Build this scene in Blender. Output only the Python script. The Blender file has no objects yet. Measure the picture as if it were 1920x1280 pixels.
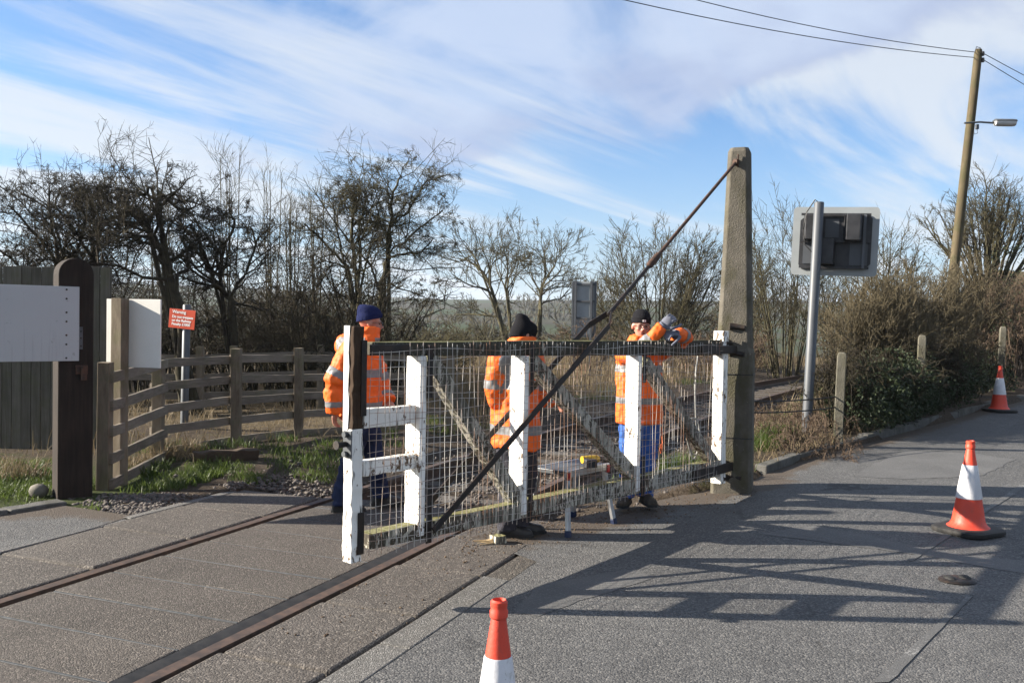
import bpy, bmesh, math, random
import numpy as np
from mathutils import Vector, Matrix
R = math.radians
scene = bpy.context.scene
col = scene.collection

# ------------------------------------------------------------------ camera
CAM_H = 1.65
LENS = 32.0
FPX = LENS / 36.0 * 1920.0
CAMROT = Matrix.Rotation(R(90 - 1.34), 3, 'X') @ Matrix.Rotation(R(1.0), 3, 'Z')
cam_d = bpy.data.cameras.new('camera'); cam = bpy.data.objects.new('camera', cam_d); col.objects.link(cam)
cam_d.lens = LENS; cam_d.sensor_width = 36.0; cam_d.clip_start = 0.05; cam_d.clip_end = 6000
cam.matrix_world = Matrix.Translation((0, 0, CAM_H)) @ CAMROT.to_4x4()
scene.camera = cam
scene.view_settings.view_transform = 'Standard'
scene.view_settings.look = 'None'
scene.view_settings.exposure = 1.9
scene.view_settings.gamma = 1.0
scene.render.resolution_x = 1024; scene.render.resolution_y = 682

def ray(px, py):
    return CAMROT @ Vector(((px - 960) / FPX, -(py - 640) / FPX, -1.0))
def gp(px, py, z=0.0):
    """survey: the point of the plane at height z seen at a photo pixel"""
    d = ray(px, py); t = (z - CAM_H) / d.z
    return Vector((d.x * t, d.y * t, z))
def at(px, py, Y):
    """survey: the point at distance Y seen at a photo pixel"""
    d = ray(px, py); t = Y / d.y
    return Vector((d.x * t, Y, CAM_H + d.z * t))

# ------------------------------------------------------------------ node helpers
def node(nt, typ, ins=None, **props):
    n = nt.nodes.new(typ)
    for k, v in props.items(): setattr(n, k, v)
    for k, v in (ins or {}).items():
        if isinstance(v, bpy.types.NodeSocket): nt.links.new(v, n.inputs[k])
        else: n.inputs[k].default_value = v
    return n
def mth(nt, op, a, b=0.0, c=None, clamp=False):
    ins = {0: a, 1: b}
    if c is not None: ins[2] = c
    return node(nt, 'ShaderNodeMath', ins, operation=op, use_clamp=clamp).outputs[0]
def mixc(nt, f, a, b, blend='MIX'):
    a = (*a, 1) if isinstance(a, tuple) and len(a) == 3 else a
    b = (*b, 1) if isinstance(b, tuple) and len(b) == 3 else b
    return node(nt, 'ShaderNodeMix', {0: f, 6: a, 7: b}, data_type='RGBA', blend_type=blend).outputs[2]
def ramp(nt, f, lo, hi, a=0.0, b=1.0):
    return node(nt, 'ShaderNodeMapRange', {0: f, 1: lo, 2: hi, 3: a, 4: b}, interpolation_type='SMOOTHSTEP').outputs[0]
def noise(nt, vec, scale, detail=4.0, rough=0.55, dist=0.0):
    return node(nt, 'ShaderNodeTexNoise', {'Vector': vec, 'Scale': scale, 'Detail': detail, 'Roughness': rough, 'Distortion': dist}).outputs[0]
def voro(nt, vec, scale, feature='F1', out='Distance', rnd=1.0):
    return node(nt, 'ShaderNodeTexVoronoi', {'Vector': vec, 'Scale': scale, 'Randomness': rnd}, feature=feature).outputs[out]
def mapv(nt, vec, scale=(1, 1, 1), rot=(0, 0, 0), loc=(0, 0, 0)):
    return node(nt, 'ShaderNodeMapping', {'Vector': vec, 'Scale': scale, 'Rotation': rot, 'Location': loc}).outputs[0]
def new_mat(name):
    m = bpy.data.materials.new(name); m.use_nodes = True
    nt = m.node_tree; nt.nodes.clear()
    out = nt.nodes.new('ShaderNodeOutputMaterial')
    b = nt.nodes.new('ShaderNodeBsdfPrincipled')
    nt.links.new(b.outputs[0], out.inputs[0])
    return m, nt, b
def setin(nt, b, key, v):
    if isinstance(v, bpy.types.NodeSocket): nt.links.new(v, b.inputs[key])
    else: b.inputs[key].default_value = (*v, 1) if isinstance(v, tuple) and len(v) == 3 else v
def bump(nt, b, h, strength=0.3, dist=0.01):
    n = node(nt, 'ShaderNodeBump', {'Height': h, 'Strength': strength, 'Distance': dist})
    nt.links.new(n.outputs[0], b.inputs['Normal'])

# ------------------------------------------------------------------ sky and sun
SUN_EL, SUN_AZ = 23.0, 271.0          # compass style, clockwise from +Y: the sun stands to the left of the view
sx, sy, sz = math.sin(R(SUN_AZ)) * math.cos(R(SUN_EL)), math.cos(R(SUN_AZ)) * math.cos(R(SUN_EL)), math.sin(R(SUN_EL))
sun_d = bpy.data.lights.new('sun', 'SUN'); sun = bpy.data.objects.new('sun', sun_d); col.objects.link(sun)
sun_d.energy = 5.0; sun_d.angle = R(0.53); sun_d.color = (1.0, 0.91, 0.78)
sun.location = (-40, 0, 20)
sun.rotation_euler = Vector((-sx, -sy, -sz)).to_track_quat('-Z', 'Y').to_euler()

world = bpy.data.worlds.new('World'); scene.world = world; world.use_nodes = True
wn = world.node_tree; wn.nodes.clear()
wo = wn.nodes.new('ShaderNodeOutputWorld')
sky = node(wn, 'ShaderNodeTexSky', sky_type='NISHITA', sun_disc=False, sun_elevation=R(SUN_EL), sun_rotation=R(SUN_AZ),
           altitude=100, air_density=1.0, dust_density=0.6, ozone_density=1.6)
tc = node(wn, 'ShaderNodeTexCoord')
dirv = tc.outputs['Generated']
sep = node(wn, 'ShaderNodeSeparateXYZ', {0: dirv})
dx, dy, dz = sep.outputs
zc = mth(wn, 'ADD', mth(wn, 'MAXIMUM', dz, 0.0), 0.10)
pl = node(wn, 'ShaderNodeCombineXYZ', {0: mth(wn, 'DIVIDE', dx, zc), 1: mth(wn, 'DIVIDE', dy, zc), 2: 0.0}).outputs[0]
# streaks of high cloud that run away towards the right
st = mapv(wn, pl, rot=(0, 0, R(38)), scale=(1, 1, 1))
st = mapv(wn, st, scale=(1.5, 0.32, 1.0), loc=(3.1, 0.7, 0))
c1 = noise(wn, st, 1.05, 7, 0.58, 0.7)
c1b = noise(wn, mapv(wn, pl, scale=(0.35, 0.35, 1), loc=(5.2, 1.4, 0)), 1.0, 3, 0.5)
cir = ramp(wn, mth(wn, 'ADD', c1, mth(wn, 'MULTIPLY', mth(wn, 'SUBTRACT', c1b, 0.5), 0.6)), 0.41, 0.63)
# a sheet of lumpy, lavender cloud higher up to the right with a ragged lower edge
yy = mth(wn, 'MAXIMUM', dy, 0.25)
ta = mth(wn, 'DIVIDE', dx, yy); te = mth(wn, 'DIVIDE', dz, yy)
edge = mth(wn, 'ADD', 0.150, mth(wn, 'MULTIPLY', mth(wn, 'MAXIMUM', mth(wn, 'ADD', ta, 0.06), 0.0), 0.30))
lump = noise(wn, mapv(wn, dirv, scale=(1, 1, 1.7)), 6.5, 6, 0.55, 0.3)
lift = mth(wn, 'SUBTRACT', te, edge)
sh = mth(wn, 'ADD', lift, mth(wn, 'MULTIPLY', mth(wn, 'SUBTRACT', lump, 0.5), 0.22))
sheet = ramp(wn, sh, -0.012, 0.035)
leftm = ramp(wn, mth(wn, 'ADD', ta, mth(wn, 'MULTIPLY', mth(wn, 'SUBTRACT', lump, 0.5), 0.9)), -0.36, -0.10)
thick = noise(wn, mapv(wn, dirv, scale=(1, 1, 1.6), loc=(2.0, 0, 0.3)), 4.2, 6, 0.6, 0.4)
sheet = mth(wn, 'MULTIPLY', mth(wn, 'MULTIPLY', sheet, leftm), ramp(wn, thick, 0.30, 0.55, 0.30, 0.88))
shade = ramp(wn, mth(wn, 'ADD', mth(wn, 'MULTIPLY', lift, 4.0), mth(wn, 'MULTIPLY', lump, 1.3)), 0.45, 1.15)
K = 4.35
lav = mixc(wn, shade, (0.44 * K, 0.55 * K, 0.86 * K), (0.74 * K, 0.88 * K, 1.14 * K))
wht = (0.97 * K, 1.04 * K, 1.12 * K)
base = mixc(wn, 1.0, sky.outputs[0], (0.58, 0.79, 1.04), 'MULTIPLY')
lowhaze = ramp(wn, dz, 0.0, 0.22, 0.60, 0.0)
base = mixc(wn, lowhaze, base, (0.66 * K, 0.80 * K, 0.98 * K))
skyc = mixc(wn, mth(wn, 'MULTIPLY', cir, 0.85), base, wht)
skyc = mixc(wn, sheet, skyc, lav)
bg = node(wn, 'ShaderNodeBackground', {0: skyc, 1: 0.05})
wn.links.new(bg.outputs[0], wo.inputs[0])

world.cycles.sampling_method = 'MANUAL'; world.cycles.sample_map_resolution = 512
# ------------------------------------------------------------------ mesh helpers
def link(o, parent=None, label=None, cat=None, group=None, kind=None):
    col.objects.link(o)
    if parent is not None: o.parent = parent
    if label: o['label'] = label
    if cat: o['category'] = cat
    if group: o['group'] = group
    if kind: o['kind'] = kind
    return o
def empty(name, loc, label, cat, rz=0.0, group=None, kind=None):
    o = bpy.data.objects.new(name, None); o.empty_display_size = 0.2
    o.location = loc; o.rotation_euler = (0, 0, rz)
    return link(o, None, label, cat, group, kind)
def np_mesh(name, verts, quads, smooth=False, attr=None):
    """mesh from numpy arrays; quads is (n,4) or (n,3)"""
    verts = np.asarray(verts, dtype=np.float32); quads = np.asarray(quads, dtype=np.int32)
    me = bpy.data.meshes.new(name)
    k = quads.shape[1]; n = len(quads)
    me.vertices.add(len(verts)); me.vertices.foreach_set('co', verts.ravel())
    me.loops.add(n * k); me.loops.foreach_set('vertex_index', quads.ravel())
    me.polygons.add(n); me.polygons.foreach_set('loop_start', np.arange(0, n * k, k, dtype=np.int32))
    if smooth: me.polygons.foreach_set('use_smooth', np.ones(n, dtype=bool))
    if attr is not None:
        for an, av in attr.items():
            a = me.color_attributes.new(an, 'FLOAT_COLOR', 'POINT')
            a.data.foreach_set('color', np.asarray(av, dtype=np.float32).ravel())
    me.update(calc_edges=True)
    return me

class MB:
    def __init__(s): s.v = []; s.f = []
    def add(s, vs, fs):
        o = len(s.v); s.v += [tuple(p) for p in vs]; s.f += [tuple(i + o for i in f) for f in fs]; return s
    def box(s, c, size, rot=None):
        c = Vector(c); hx, hy, hz = size[0] / 2, size[1] / 2, size[2] / 2
        vs = [Vector((x, y, z)) for x in (-hx, hx) for y in (-hy, hy) for z in (-hz, hz)]
        if rot is not None: vs = [rot @ p for p in vs]
        return s.add([p + c for p in vs], [(0, 1, 3, 2), (4, 6, 7, 5), (0, 4, 5, 1), (2, 3, 7, 6), (0, 2, 6, 4), (1, 5, 7, 3)])
    def beam(s, p0, p1, w, h, up=(0, 0, 1), seg=1, jit=0.0, rnd=None, taper=1.0):
        p0, p1 = Vector(p0), Vector(p1); t = (p1 - p0).normalized()
        side = t.cross(Vector(up)).normalized(); u = side.cross(t).normalized()
        vs = []; rnd = rnd or random
        for i in range(seg + 1):
            k = i / seg; c = p0.lerp(p1, k); q = 1 + (taper - 1) * k
            for a, b in ((-1, -1), (1, -1), (1, 1), (-1, 1)):
                j = Vector((rnd.uniform(-1, 1), rnd.uniform(-1, 1), rnd.uniform(-1, 1))) * jit
                vs.append(c + side * (a * w / 2 * q) + u * (b * h / 2 * q) + j)
        fs = [(3, 2, 1, 0)]
        for i in range(seg):
            o = i * 4
            for k in range(4): fs.append((o + k, o + (k + 1) % 4, o + 4 + (k + 1) % 4, o + 4 + k))
        o = seg * 4; fs.append((o, o + 1, o + 2, o + 3))
        return s.add(vs, fs)
    def loft(s, rings, cap=True):
        n = len(rings[0]); vs = [p for r in rings for p in r]; fs = []
        for i in range(len(rings) - 1):
            for k in range(n):
                fs.append((i * n + k, i * n + (k + 1) % n, (i + 1) * n + (k + 1) % n, (i + 1) * n + k))
        if cap:
            fs.append(tuple(reversed(range(n)))); o = (len(rings) - 1) * n; fs.append(tuple(range(o, o + n)))
        return s.add(vs, fs)
    def tube(s, pts, r, n=8, cap=True, flat=1.0, up=(0, 0, 1)):
        pts = [Vector(p) for p in pts]; m = len(pts); rr = r if isinstance(r, (list, tuple)) else [r] * m
        rings = []; upv = Vector(up)
        for i, p in enumerate(pts):
            t = (pts[min(i + 1, m - 1)] - pts[max(i - 1, 0)]).normalized()
            a = t.cross(upv)
            if a.length < 0.05: a = t.cross(Vector((0.3, 1, 0.1)))
            a.normalize(); b = a.cross(t).normalized()
            rings.append([p + a * (math.cos(2 * math.pi * k / n) * rr[i]) + b * (math.sin(2 * math.pi * k / n) * rr[i] * flat) for k in range(n)])
        return s.loft(rings, cap)
    def lathe(s, prof, n=24, c=(0, 0, 0)):
        c = Vector(c)
        return s.loft([[c + Vector((r * math.cos(2 * math.pi * k / n), r * math.sin(2 * math.pi * k / n), z)) for k in range(n)] for r, z in prof])
    def ell(s, c, rad, rot=None, nu=16, nv=10):
        c = Vector(c); rings = []
        for i in range(nv + 1):
            th = math.pi * (0.02 + 0.96 * i / nv)
            rg = []
            for k in range(nu):
                p = Vector((rad[0] * math.sin(th) * math.cos(2 * math.pi * k / nu), rad[1] * math.sin(th) * math.sin(2 * math.pi * k / nu), -rad[2] * math.cos(th)))
                rg.append(c + (rot @ p if rot is not None else p))
            rings.append(rg)
        return s.loft(rings)
    def prism(s, outline, p, ax, ay, depth):
        """outline (2D) placed at p with axes ax, ay, extruded by the vector depth"""
        p, ax, ay, depth = Vector(p), Vector(ax), Vector(ay), Vector(depth); n = len(outline)
        a = [p + ax * x + ay * y for x, y in outline]
        return s.add(a + [q + depth for q in a], [tuple(reversed(range(n))), tuple(range(n, 2 * n))] + [(k, (k + 1) % n, n + (k + 1) % n, n + k) for k in range(n)])
    def mesh(s, name, smooth=False):
        me = bpy.data.meshes.new(name); me.from_pydata(s.v, [], s.f); me.validate()
        bm = bmesh.new(); bm.from_mesh(me); bmesh.ops.recalc_face_normals(bm, faces=bm.faces); bm.to_mesh(me); bm.free()
        if smooth: me.polygons.foreach_set('use_smooth', [True] * len(me.polygons))
        me.update(); return me
    def build(s, name, mat, parent=None, smooth=False, bevel=0.0, **kw):
        me = s.mesh(name, smooth); me.materials.append(mat)
        o = bpy.data.objects.new(name, me); link(o, parent, **kw)
        if bevel:
            b = o.modifiers.new('bevel', 'BEVEL'); b.width = bevel; b.segments = 2; b.limit_method = 'ANGLE'; b.angle_limit = R(40)
        if smooth:
            try: me.set_sharp_from_angle(angle=R(45))
            except Exception: pass
        return o
def rotz(a): return Matrix.Rotation(a, 3, 'Z')
# ------------------------------------------------------------------ materials
def pos(nt): return node(nt, 'ShaderNodeNewGeometry').outputs['Position']
def obc(nt): return node(nt, 'ShaderNodeTexCoord').outputs['Object']
def basic(name, c, rough=0.7, var=0.25, scale=12, bmp=0.15, bscale=80, metal=0.0, c2=None, world=False, spec=0.4, bdist=0.004):
    m, nt, b = new_mat(name); v = pos(nt) if world else obc(nt)
    n1 = noise(nt, v, scale, 6, 0.6)
    c2 = c2 or tuple(x * (1 - var) for x in c)
    setin(nt, b, 'Base Color', mixc(nt, ramp(nt, n1, 0.35, 0.65), c, c2))
    b.inputs['Roughness'].default_value = rough; b.inputs['Metallic'].default_value = metal
    b.inputs['Specular IOR Level'].default_value = spec
    if bmp: bump(nt, b, noise(nt, v, bscale, 4, 0.6), bmp, bdist)
    return m
def paint_wood(name, paint, wood, cover=0.5, dirt=0.3, algae=0.2, streak=True, bare=(0.10, 0.065, 0.04)):
    """weathered painted timber: peeling paint, dark dirt that has run down, algae on faces that look up"""
    m, nt, b = new_mat(name); g = node(nt, 'ShaderNodeNewGeometry'); v = g.outputs['Position']
    nz = node(nt, 'ShaderNodeSeparateXYZ', {0: g.outputs['Normal']}).outputs[2]
    peel = noise(nt, mapv(nt, v, scale=(1, 1, .45)), 42, 8, 0.68, 0.5)
    big = noise(nt, v, 3.2, 3, 0.5)
    keep = ramp(nt, mth(nt, 'ADD', peel, mth(nt, 'MULTIPLY', mth(nt, 'SUBTRACT', big, 0.5), 0.5)), 0.62 - cover * 0.25, 0.645 - cover * 0.25)
    fine = noise(nt, v, 160, 3, 0.6)
    woodc = mixc(nt, fine, bare, wood)
    c = mixc(nt, keep, woodc, mixc(nt, ramp(nt, big, .3, .7), paint, tuple(x * .86 for x in paint)))
    run = noise(nt, mapv(nt, v, scale=(38, 38, 3.0)), 1.0, 5, 0.62, 0.4) if streak else noise(nt, v, 12, 5, 0.6)
    f = ramp(nt, mth(nt, 'ADD', run, mth(nt, 'MULTIPLY', mth(nt, 'SUBTRACT', big, 0.5), 0.4)), 0.70 - dirt * 0.42, 0.80 - dirt * 0.42)
    c = mixc(nt, mth(nt, 'MULTIPLY', f, 0.88), c, (0.035, 0.032, 0.022))
    al = mth(nt, 'MULTIPLY', ramp(nt, nz, 0.2, 0.9), ramp(nt, noise(nt, v, 9, 5, 0.65), 0.62 - algae * 0.5, 0.8 - algae * 0.5))
    c = mixc(nt, mth(nt, 'MULTIPLY', al, 0.75), c, (0.13, 0.125, 0.035))
    setin(nt, b, 'Base Color', c); b.inputs['Roughness'].default_value = 0.75; b.inputs['Specular IOR Level'].default_value = 0.25
    bump(nt, b, mth(nt, 'ADD', mth(nt, 'MULTIPLY', keep, 0.6), mth(nt, 'MULTIPLY', fine, 0.3)), 0.6, 0.004)
    return m
def timber(name, c1, c2, green=0.0, grain=(30, 30, 3), vertical=True):
    m, nt, b = new_mat(name); g = node(nt, 'ShaderNodeNewGeometry'); v = g.outputs['Position']
    rnd = node(nt, 'ShaderNodeObjectInfo').outputs['Random']
    v2 = node(nt, 'ShaderNodeVectorMath', {0: v, 1: node(nt, 'ShaderNodeCombineXYZ', {0: mth(nt, 'MULTIPLY', rnd, 7.0), 1: mth(nt, 'MULTIPLY', rnd, 3.0), 2: rnd}).outputs[0]}, operation='ADD').outputs[0]
    gr = noise(nt, mapv(nt, v2, scale=grain), 1.0, 6, 0.65, 0.6)
    big = noise(nt, v2, 2.3, 4, 0.6)
    c = mixc(nt, ramp(nt, gr, 0.3, 0.7), c1, c2)
    c = mixc(nt, ramp(nt, big, 0.35, 0.7, 0.0, 0.5), c, tuple(x * 0.55 for x in c1))
    c = mixc(nt, mth(nt, 'MULTIPLY', rnd, 0.25), c, tuple(min(1, x * 1.5) for x in c2))
    if green: c = mixc(nt, ramp(nt, noise(nt, v2, 5, 5, 0.6), 0.45, 0.7, 0.0, green), c, (0.10, 0.11, 0.04))
    setin(nt, b, 'Base Color', c); b.inputs['Roughness'].default_value = 0.85; b.inputs['Specular IOR Level'].default_value = 0.2
    bump(nt, b, gr, 0.5, 0.006)
    return m

M = {}
M['paint'] = paint_wood('peeling_white_paint', (0.78, 0.77, 0.72), (0.16, 0.11, 0.07), cover=0.90, dirt=0.26, algae=0.15)
M['paint_clean'] = paint_wood('worn_white_paint', (0.80, 0.79, 0.75), (0.18, 0.13, 0.09), cover=1.02, dirt=0.17, algae=0.1)
M['paint_dirty'] = paint_wood('mossy_dirty_white_paint', (0.42, 0.40, 0.33), (0.06, 0.05, 0.035), cover=0.22, dirt=0.64, algae=0.75, bare=(0.04, 0.034, 0.022))
M['paint_brace'] = paint_wood('streaked_white_paint', (0.40, 0.375, 0.31), (0.07, 0.055, 0.04), cover=0.66, dirt=0.48, algae=0.8, bare=(0.05, 0.042, 0.028))
M['rotten'] = timber('dark_bare_gate_timber', (0.035, 0.022, 0.014), (0.085, 0.05, 0.028), grain=(60, 60, 4))
M['iron'] = basic('black_weathered_iron', (0.022, 0.020, 0.020), 0.55, c2=(0.05, 0.032, 0.022), scale=18, bmp=0.3, metal=0.3)
M['rust'] = basic('rusty_iron', (0.11, 0.05, 0.028), 0.8, c2=(0.045, 0.026, 0.018), scale=25, bmp=0.4)
M['wire'] = basic('dull_galvanised_wire', (0.60, 0.58, 0.54), 0.5, c2=(0.26, 0.13, 0.07), scale=3, bmp=0, metal=0.15)
M['galv'] = basic('grey_galvanised_steel', (0.125, 0.135, 0.148), 0.5, c2=(0.10, 0.11, 0.12), scale=8, bmp=0.05, metal=0.4)
M['grey_paint'] = basic('grey_painted_metal', (0.105, 0.115, 0.130), 0.5, var=0.12, scale=6, bmp=0.03)
M['grey_light'] = basic('pale_grey_sign_back', (0.40, 0.43, 0.44), 0.5, var=0.10, scale=4, bmp=0.03)
M['black_plastic'] = basic('black_plastic', (0.020, 0.021, 0.024), 0.5, c2=(0.045, 0.045, 0.05), scale=9, bmp=0.05)
def board_mat():
    m, nt, b = new_mat('white_painted_board'); v = obc(nt)
    c = mixc(nt, noise(nt, v, 2.5, 5, .6), (0.57, 0.59, 0.61), (0.51, 0.53, 0.54))
    run = ramp(nt, noise(nt, mapv(nt, v, scale=(22, 22, 1.2)), 1.0, 5, .6), 0.56, 0.74, 0, .35); c = mixc(nt, run, c, (0.33, 0.33, 0.30))
    c = mixc(nt, ramp(nt, noise(nt, v, 14, 6, .7), 0.63, 0.70, 0, .5), c, (0.25, 0.25, 0.20))
    setin(nt, b, 'Base Color', c); b.inputs['Roughness'].default_value = 0.55; bump(nt, b, noise(nt, v, 6, 3), .08, .01); return m
M['white_board'] = board_mat()
def flaked_board():
    m, nt, b = new_mat('speckled_white_board'); v = obc(nt)
    sp = ramp(nt, noise(nt, v, 95, 4, 0.7), 0.62, 0.68)
    c = mixc(nt, mth(nt, 'MULTIPLY', sp, 0.65), mixc(nt, noise(nt, v, 5, 3), (0.74, 0.73, 0.69), (0.66, 0.65, 0.60)), (0.22, 0.20, 0.15))
    setin(nt, b, 'Base Color', c); b.inputs['Roughness'].default_value = 0.65; return m
M['flaked'] = flaked_board()
M['fence'] = timber('weathered_fence_timber', (0.115, 0.088, 0.062), (0.20, 0.165, 0.12), 0.35, grain=(26, 26, 5))
M['fence_rail'] = timber('weathered_rail_timber', (0.115, 0.095, 0.075), (0.21, 0.18, 0.145), 0.25, grain=(5, 5, 40))
M['board_fence'] = timber('weathered_board_timber', (0.09, 0.082, 0.064), (0.17, 0.155, 0.125), 0.3, grain=(40, 40, 2))
M['creosote'] = timber('creosoted_timber', (0.014, 0.011, 0.009), (0.034, 0.024, 0.018), 0.0, grain=(34, 34, 2.5))
M['log'] = timber('old_sleeper_timber', (0.05, 0.035, 0.025), (0.11, 0.08, 0.055), 0.0, grain=(8, 8, 30))
def concrete(name, c1, c2, moss):
    m, nt, b = new_mat(name); v = pos(nt)
    a = noise(nt, v, 5, 6, 0.62); f = voro(nt, v, 85); s = noise(nt, v, 55, 5, 0.7)
    c = mixc(nt, ramp(nt, a, 0.32, 0.68), c1, c2)
    c = mixc(nt, ramp(nt, s, 0.60, 0.70, 0.0, 0.7), c, tuple(x * 0.35 for x in c1))
    c = mixc(nt, ramp(nt, noise(nt, mapv(nt, v, loc=(4, 2, 1)), 48, 4, 0.65), 0.64, 0.70, 0.0, 0.8), c, tuple(min(.6, x * 1.9) for x in c2))
    c = mixc(nt, ramp(nt, noise(nt, mapv(nt, v, scale=(1, 1, .45)), 4.5, 5, 0.6), 0.46, 0.66, 0.0, moss), c, (0.085, 0.080, 0.032))
    setin(nt, b, 'Base Color', c); b.inputs['Roughness'].default_value = 0.92; b.inputs['Specular IOR Level'].default_value = 0.2
    bump(nt, b, mth(nt, 'ADD', s, mth(nt, 'MULTIPLY', f, 0.6)), 0.7, 0.008)
    return m
M['concrete'] = concrete('aged_pitted_concrete', (0.125, 0.114, 0.092), (0.185, 0.168, 0.138), 0.6)
M['concrete_post'] = concrete('mossy_concrete', (0.14, 0.132, 0.10), (0.205, 0.19, 0.15), 0.7)
M['kerb'] = concrete('weathered_kerb_stone', (0.20, 0.195, 0.18), (0.30, 0.29, 0.27), 0.4)

def asphalt():
    m, nt, b = new_mat('worn_asphalt'); v = pos(nt)
    vc = node(nt, 'ShaderNodeTexVoronoi', {'Vector': v, 'Scale': 98.0}); cell = vc.outputs['Color']
    st = node(nt, 'ShaderNodeSeparateXYZ', {0: cell}).outputs[0]
    big = noise(nt, v, 0.55, 5, 0.6); mid = noise(nt, v, 3.5, 5, 0.6); fin = noise(nt, v, 240, 3, 0.6)
    c = mixc(nt, ramp(nt, big, 0.3, 0.7), (0.105, 0.104, 0.103), (0.148, 0.147, 0.145))
    c = mixc(nt, ramp(nt, mid, 0.38, 0.66, 0.0, 0.45), c, (0.080, 0.079, 0.078))
    c = mixc(nt, ramp(nt, st, 0.70, 0.98, 0.0, 0.65), c, (0.28, 0.27, 0.255))
    c = mixc(nt, ramp(nt, st, 0.30, 0.05, 0.0, 0.75), c, (0.040, 0.040, 0.042))
    trk_ = noise(nt, mapv(nt, mapv(nt, v, rot=(0, 0, R(-52))), scale=(.12, 1.3, 1)), 1.0, 4, 0.55)
    c = mixc(nt, ramp(nt, trk_, 0.50, 0.68, 0.0, 0.42), c, (0.070, 0.070, 0.071))
    c = mixc(nt, ramp(nt, noise(nt, mapv(nt, v, loc=(3, 7, 0)), 1.7, 6, 0.7), 0.62, 0.74, 0.0, 0.5), c, (0.055, 0.05, 0.045))
    # cracks
    wv = node(nt, 'ShaderNodeVectorMath', {0: v, 1: node(nt, 'ShaderNodeVectorMath', {0: node(nt, 'ShaderNodeTexNoise', {'Vector': v, 'Scale': 2.2, 'Detail': 5.0}).outputs['Color'], 3: 0.55}, operation='SCALE').outputs[0]}, operation='ADD').outputs[0]
    cr = voro(nt, wv, 0.42, 'DISTANCE_TO_EDGE')
    crm = mth(nt, 'MULTIPLY', ramp(nt, cr, 0.012, 0.003), ramp(nt, noise(nt, mapv(nt, v, loc=(9, 3, 0)), 0.6, 2), 0.50, 0.58))
    c = mixc(nt, mth(nt, 'MULTIPLY', crm, 0.7), c, (0.03, 0.028, 0.025))
    so = node(nt, 'ShaderNodeSeparateColor', {0: node(nt, 'ShaderNodeVertexColor', layer_name='soil').outputs[0]}).outputs[0]
    sm_ = ramp(nt, mth(nt, 'ADD', so, mth(nt, 'MULTIPLY', mth(nt, 'SUBTRACT', noise(nt, v, 5, 7, 0.7), 0.5), 1.1)), 0.34, 0.66)
    c = mixc(nt, mth(nt, 'MULTIPLY', sm_, 0.88), c, mixc(nt, noise(nt, v, 40, 5, .7), (0.050, 0.036, 0.024), (0.135, 0.100, 0.070)))
    setin(nt, b, 'Base Color', c); b.inputs['Roughness'].default_value = 0.80; b.inputs['Specular IOR Level'].default_value = 0.35
    h = mth(nt, 'ADD', mth(nt, 'MULTIPLY', vc.outputs['Distance'], -1.0), mth(nt, 'MULTIPLY', fin, 0.4))
    h = mth(nt, 'SUBTRACT', h, mth(nt, 'MULTIPLY', crm, 0.7))
    bump(nt, b, h, 0.6, 0.007)
    return m
M['asphalt'] = asphalt()
def smooth_patch():
    m, nt, b = new_mat('smooth_asphalt_patch'); v = pos(nt)
    st = node(nt, 'ShaderNodeSeparateXYZ', {0: voro(nt, v, 130, out='Color')}).outputs[0]
    c = mixc(nt, ramp(nt, noise(nt, v, 2, 5), .3, .7), (0.098, 0.097, 0.096), (0.135, 0.134, 0.132))
    c = mixc(nt, ramp(nt, st, 0.7, 1.0, 0, 0.6), c, (0.24, 0.23, 0.22))
    setin(nt, b, 'Base Color', c); b.inputs['Roughness'].default_value = 0.82
    bump(nt, b, noise(nt, v, 180, 3), 0.5, 0.005); return m
M['patch'] = smooth_patch()
def worn_line():
    m, nt, b = new_mat('worn_white_road_paint'); v = pos(nt)
    tr = ramp(nt, mth(nt, 'ADD', noise(nt, v, 60, 5, 0.7), mth(nt, 'MULTIPLY', noise(nt, v, 4.5, 4), 0.7)), 0.90, 1.04)
    c = mixc(nt, tr, (0.112, 0.111, 0.109), (0.30, 0.295, 0.285))
    setin(nt, b, 'Base Color', c); b.inputs['Roughness'].default_value = 0.8
    bump(nt, b, noise(nt, v, 120, 3), 0.6, 0.006); return m
M['line'] = worn_line()
def deck_mat(name, c1, c2, sc=120):
    m, nt, b = new_mat(name); v = pos(nt)
    rnd = node(nt, 'ShaderNodeObjectInfo').outputs['Random']
    vc = node(nt, 'ShaderNodeTexVoronoi', {'Vector': v, 'Scale': float(sc)}); st = node(nt, 'ShaderNodeSeparateXYZ', {0: vc.outputs['Color']}).outputs[0]
    c = mixc(nt, ramp(nt, noise(nt, v, 1.6, 6, 0.65), .3, .7), c1, c2)
    c = mixc(nt, mth(nt, 'MULTIPLY', rnd, 0.35), c, tuple(x * 0.75 for x in c1))
    c = mixc(nt, ramp(nt, noise(nt, v, 7, 5, 0.65), 0.55, 0.75, 0, 0.5), c, tuple(x * 0.6 for x in c1))
    c = mixc(nt, ramp(nt, st, 0.72, 1.0, 0, 0.65), c, tuple(min(.7, x * 2.4) for x in c2))
    c = mixc(nt, ramp(nt, st, 0.22, 0.0, 0, 0.7), c, tuple(x * 0.35 for x in c1))
    setin(nt, b, 'Base Color', c); b.inputs['Roughness'].default_value = 0.85; b.inputs['Specular IOR Level'].default_value = 0.3
    bump(nt, b, mth(nt, 'ADD', mth(nt, 'MULTIPLY', vc.outputs['Distance'], -1.0), mth(nt, 'MULTIPLY', noise(nt, v, 14, 4), 0.8)), 0.55, 0.007)
    return m
M['deck'] = deck_mat('brown_aggregate_crossing_panel', (0.097, 0.083, 0.071), (0.135, 0.117, 0.101))
M['deck_out'] = deck_mat('grey_brown_crossing_slab', (0.106, 0.092, 0.080), (0.145, 0.128, 0.112), 100)
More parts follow.
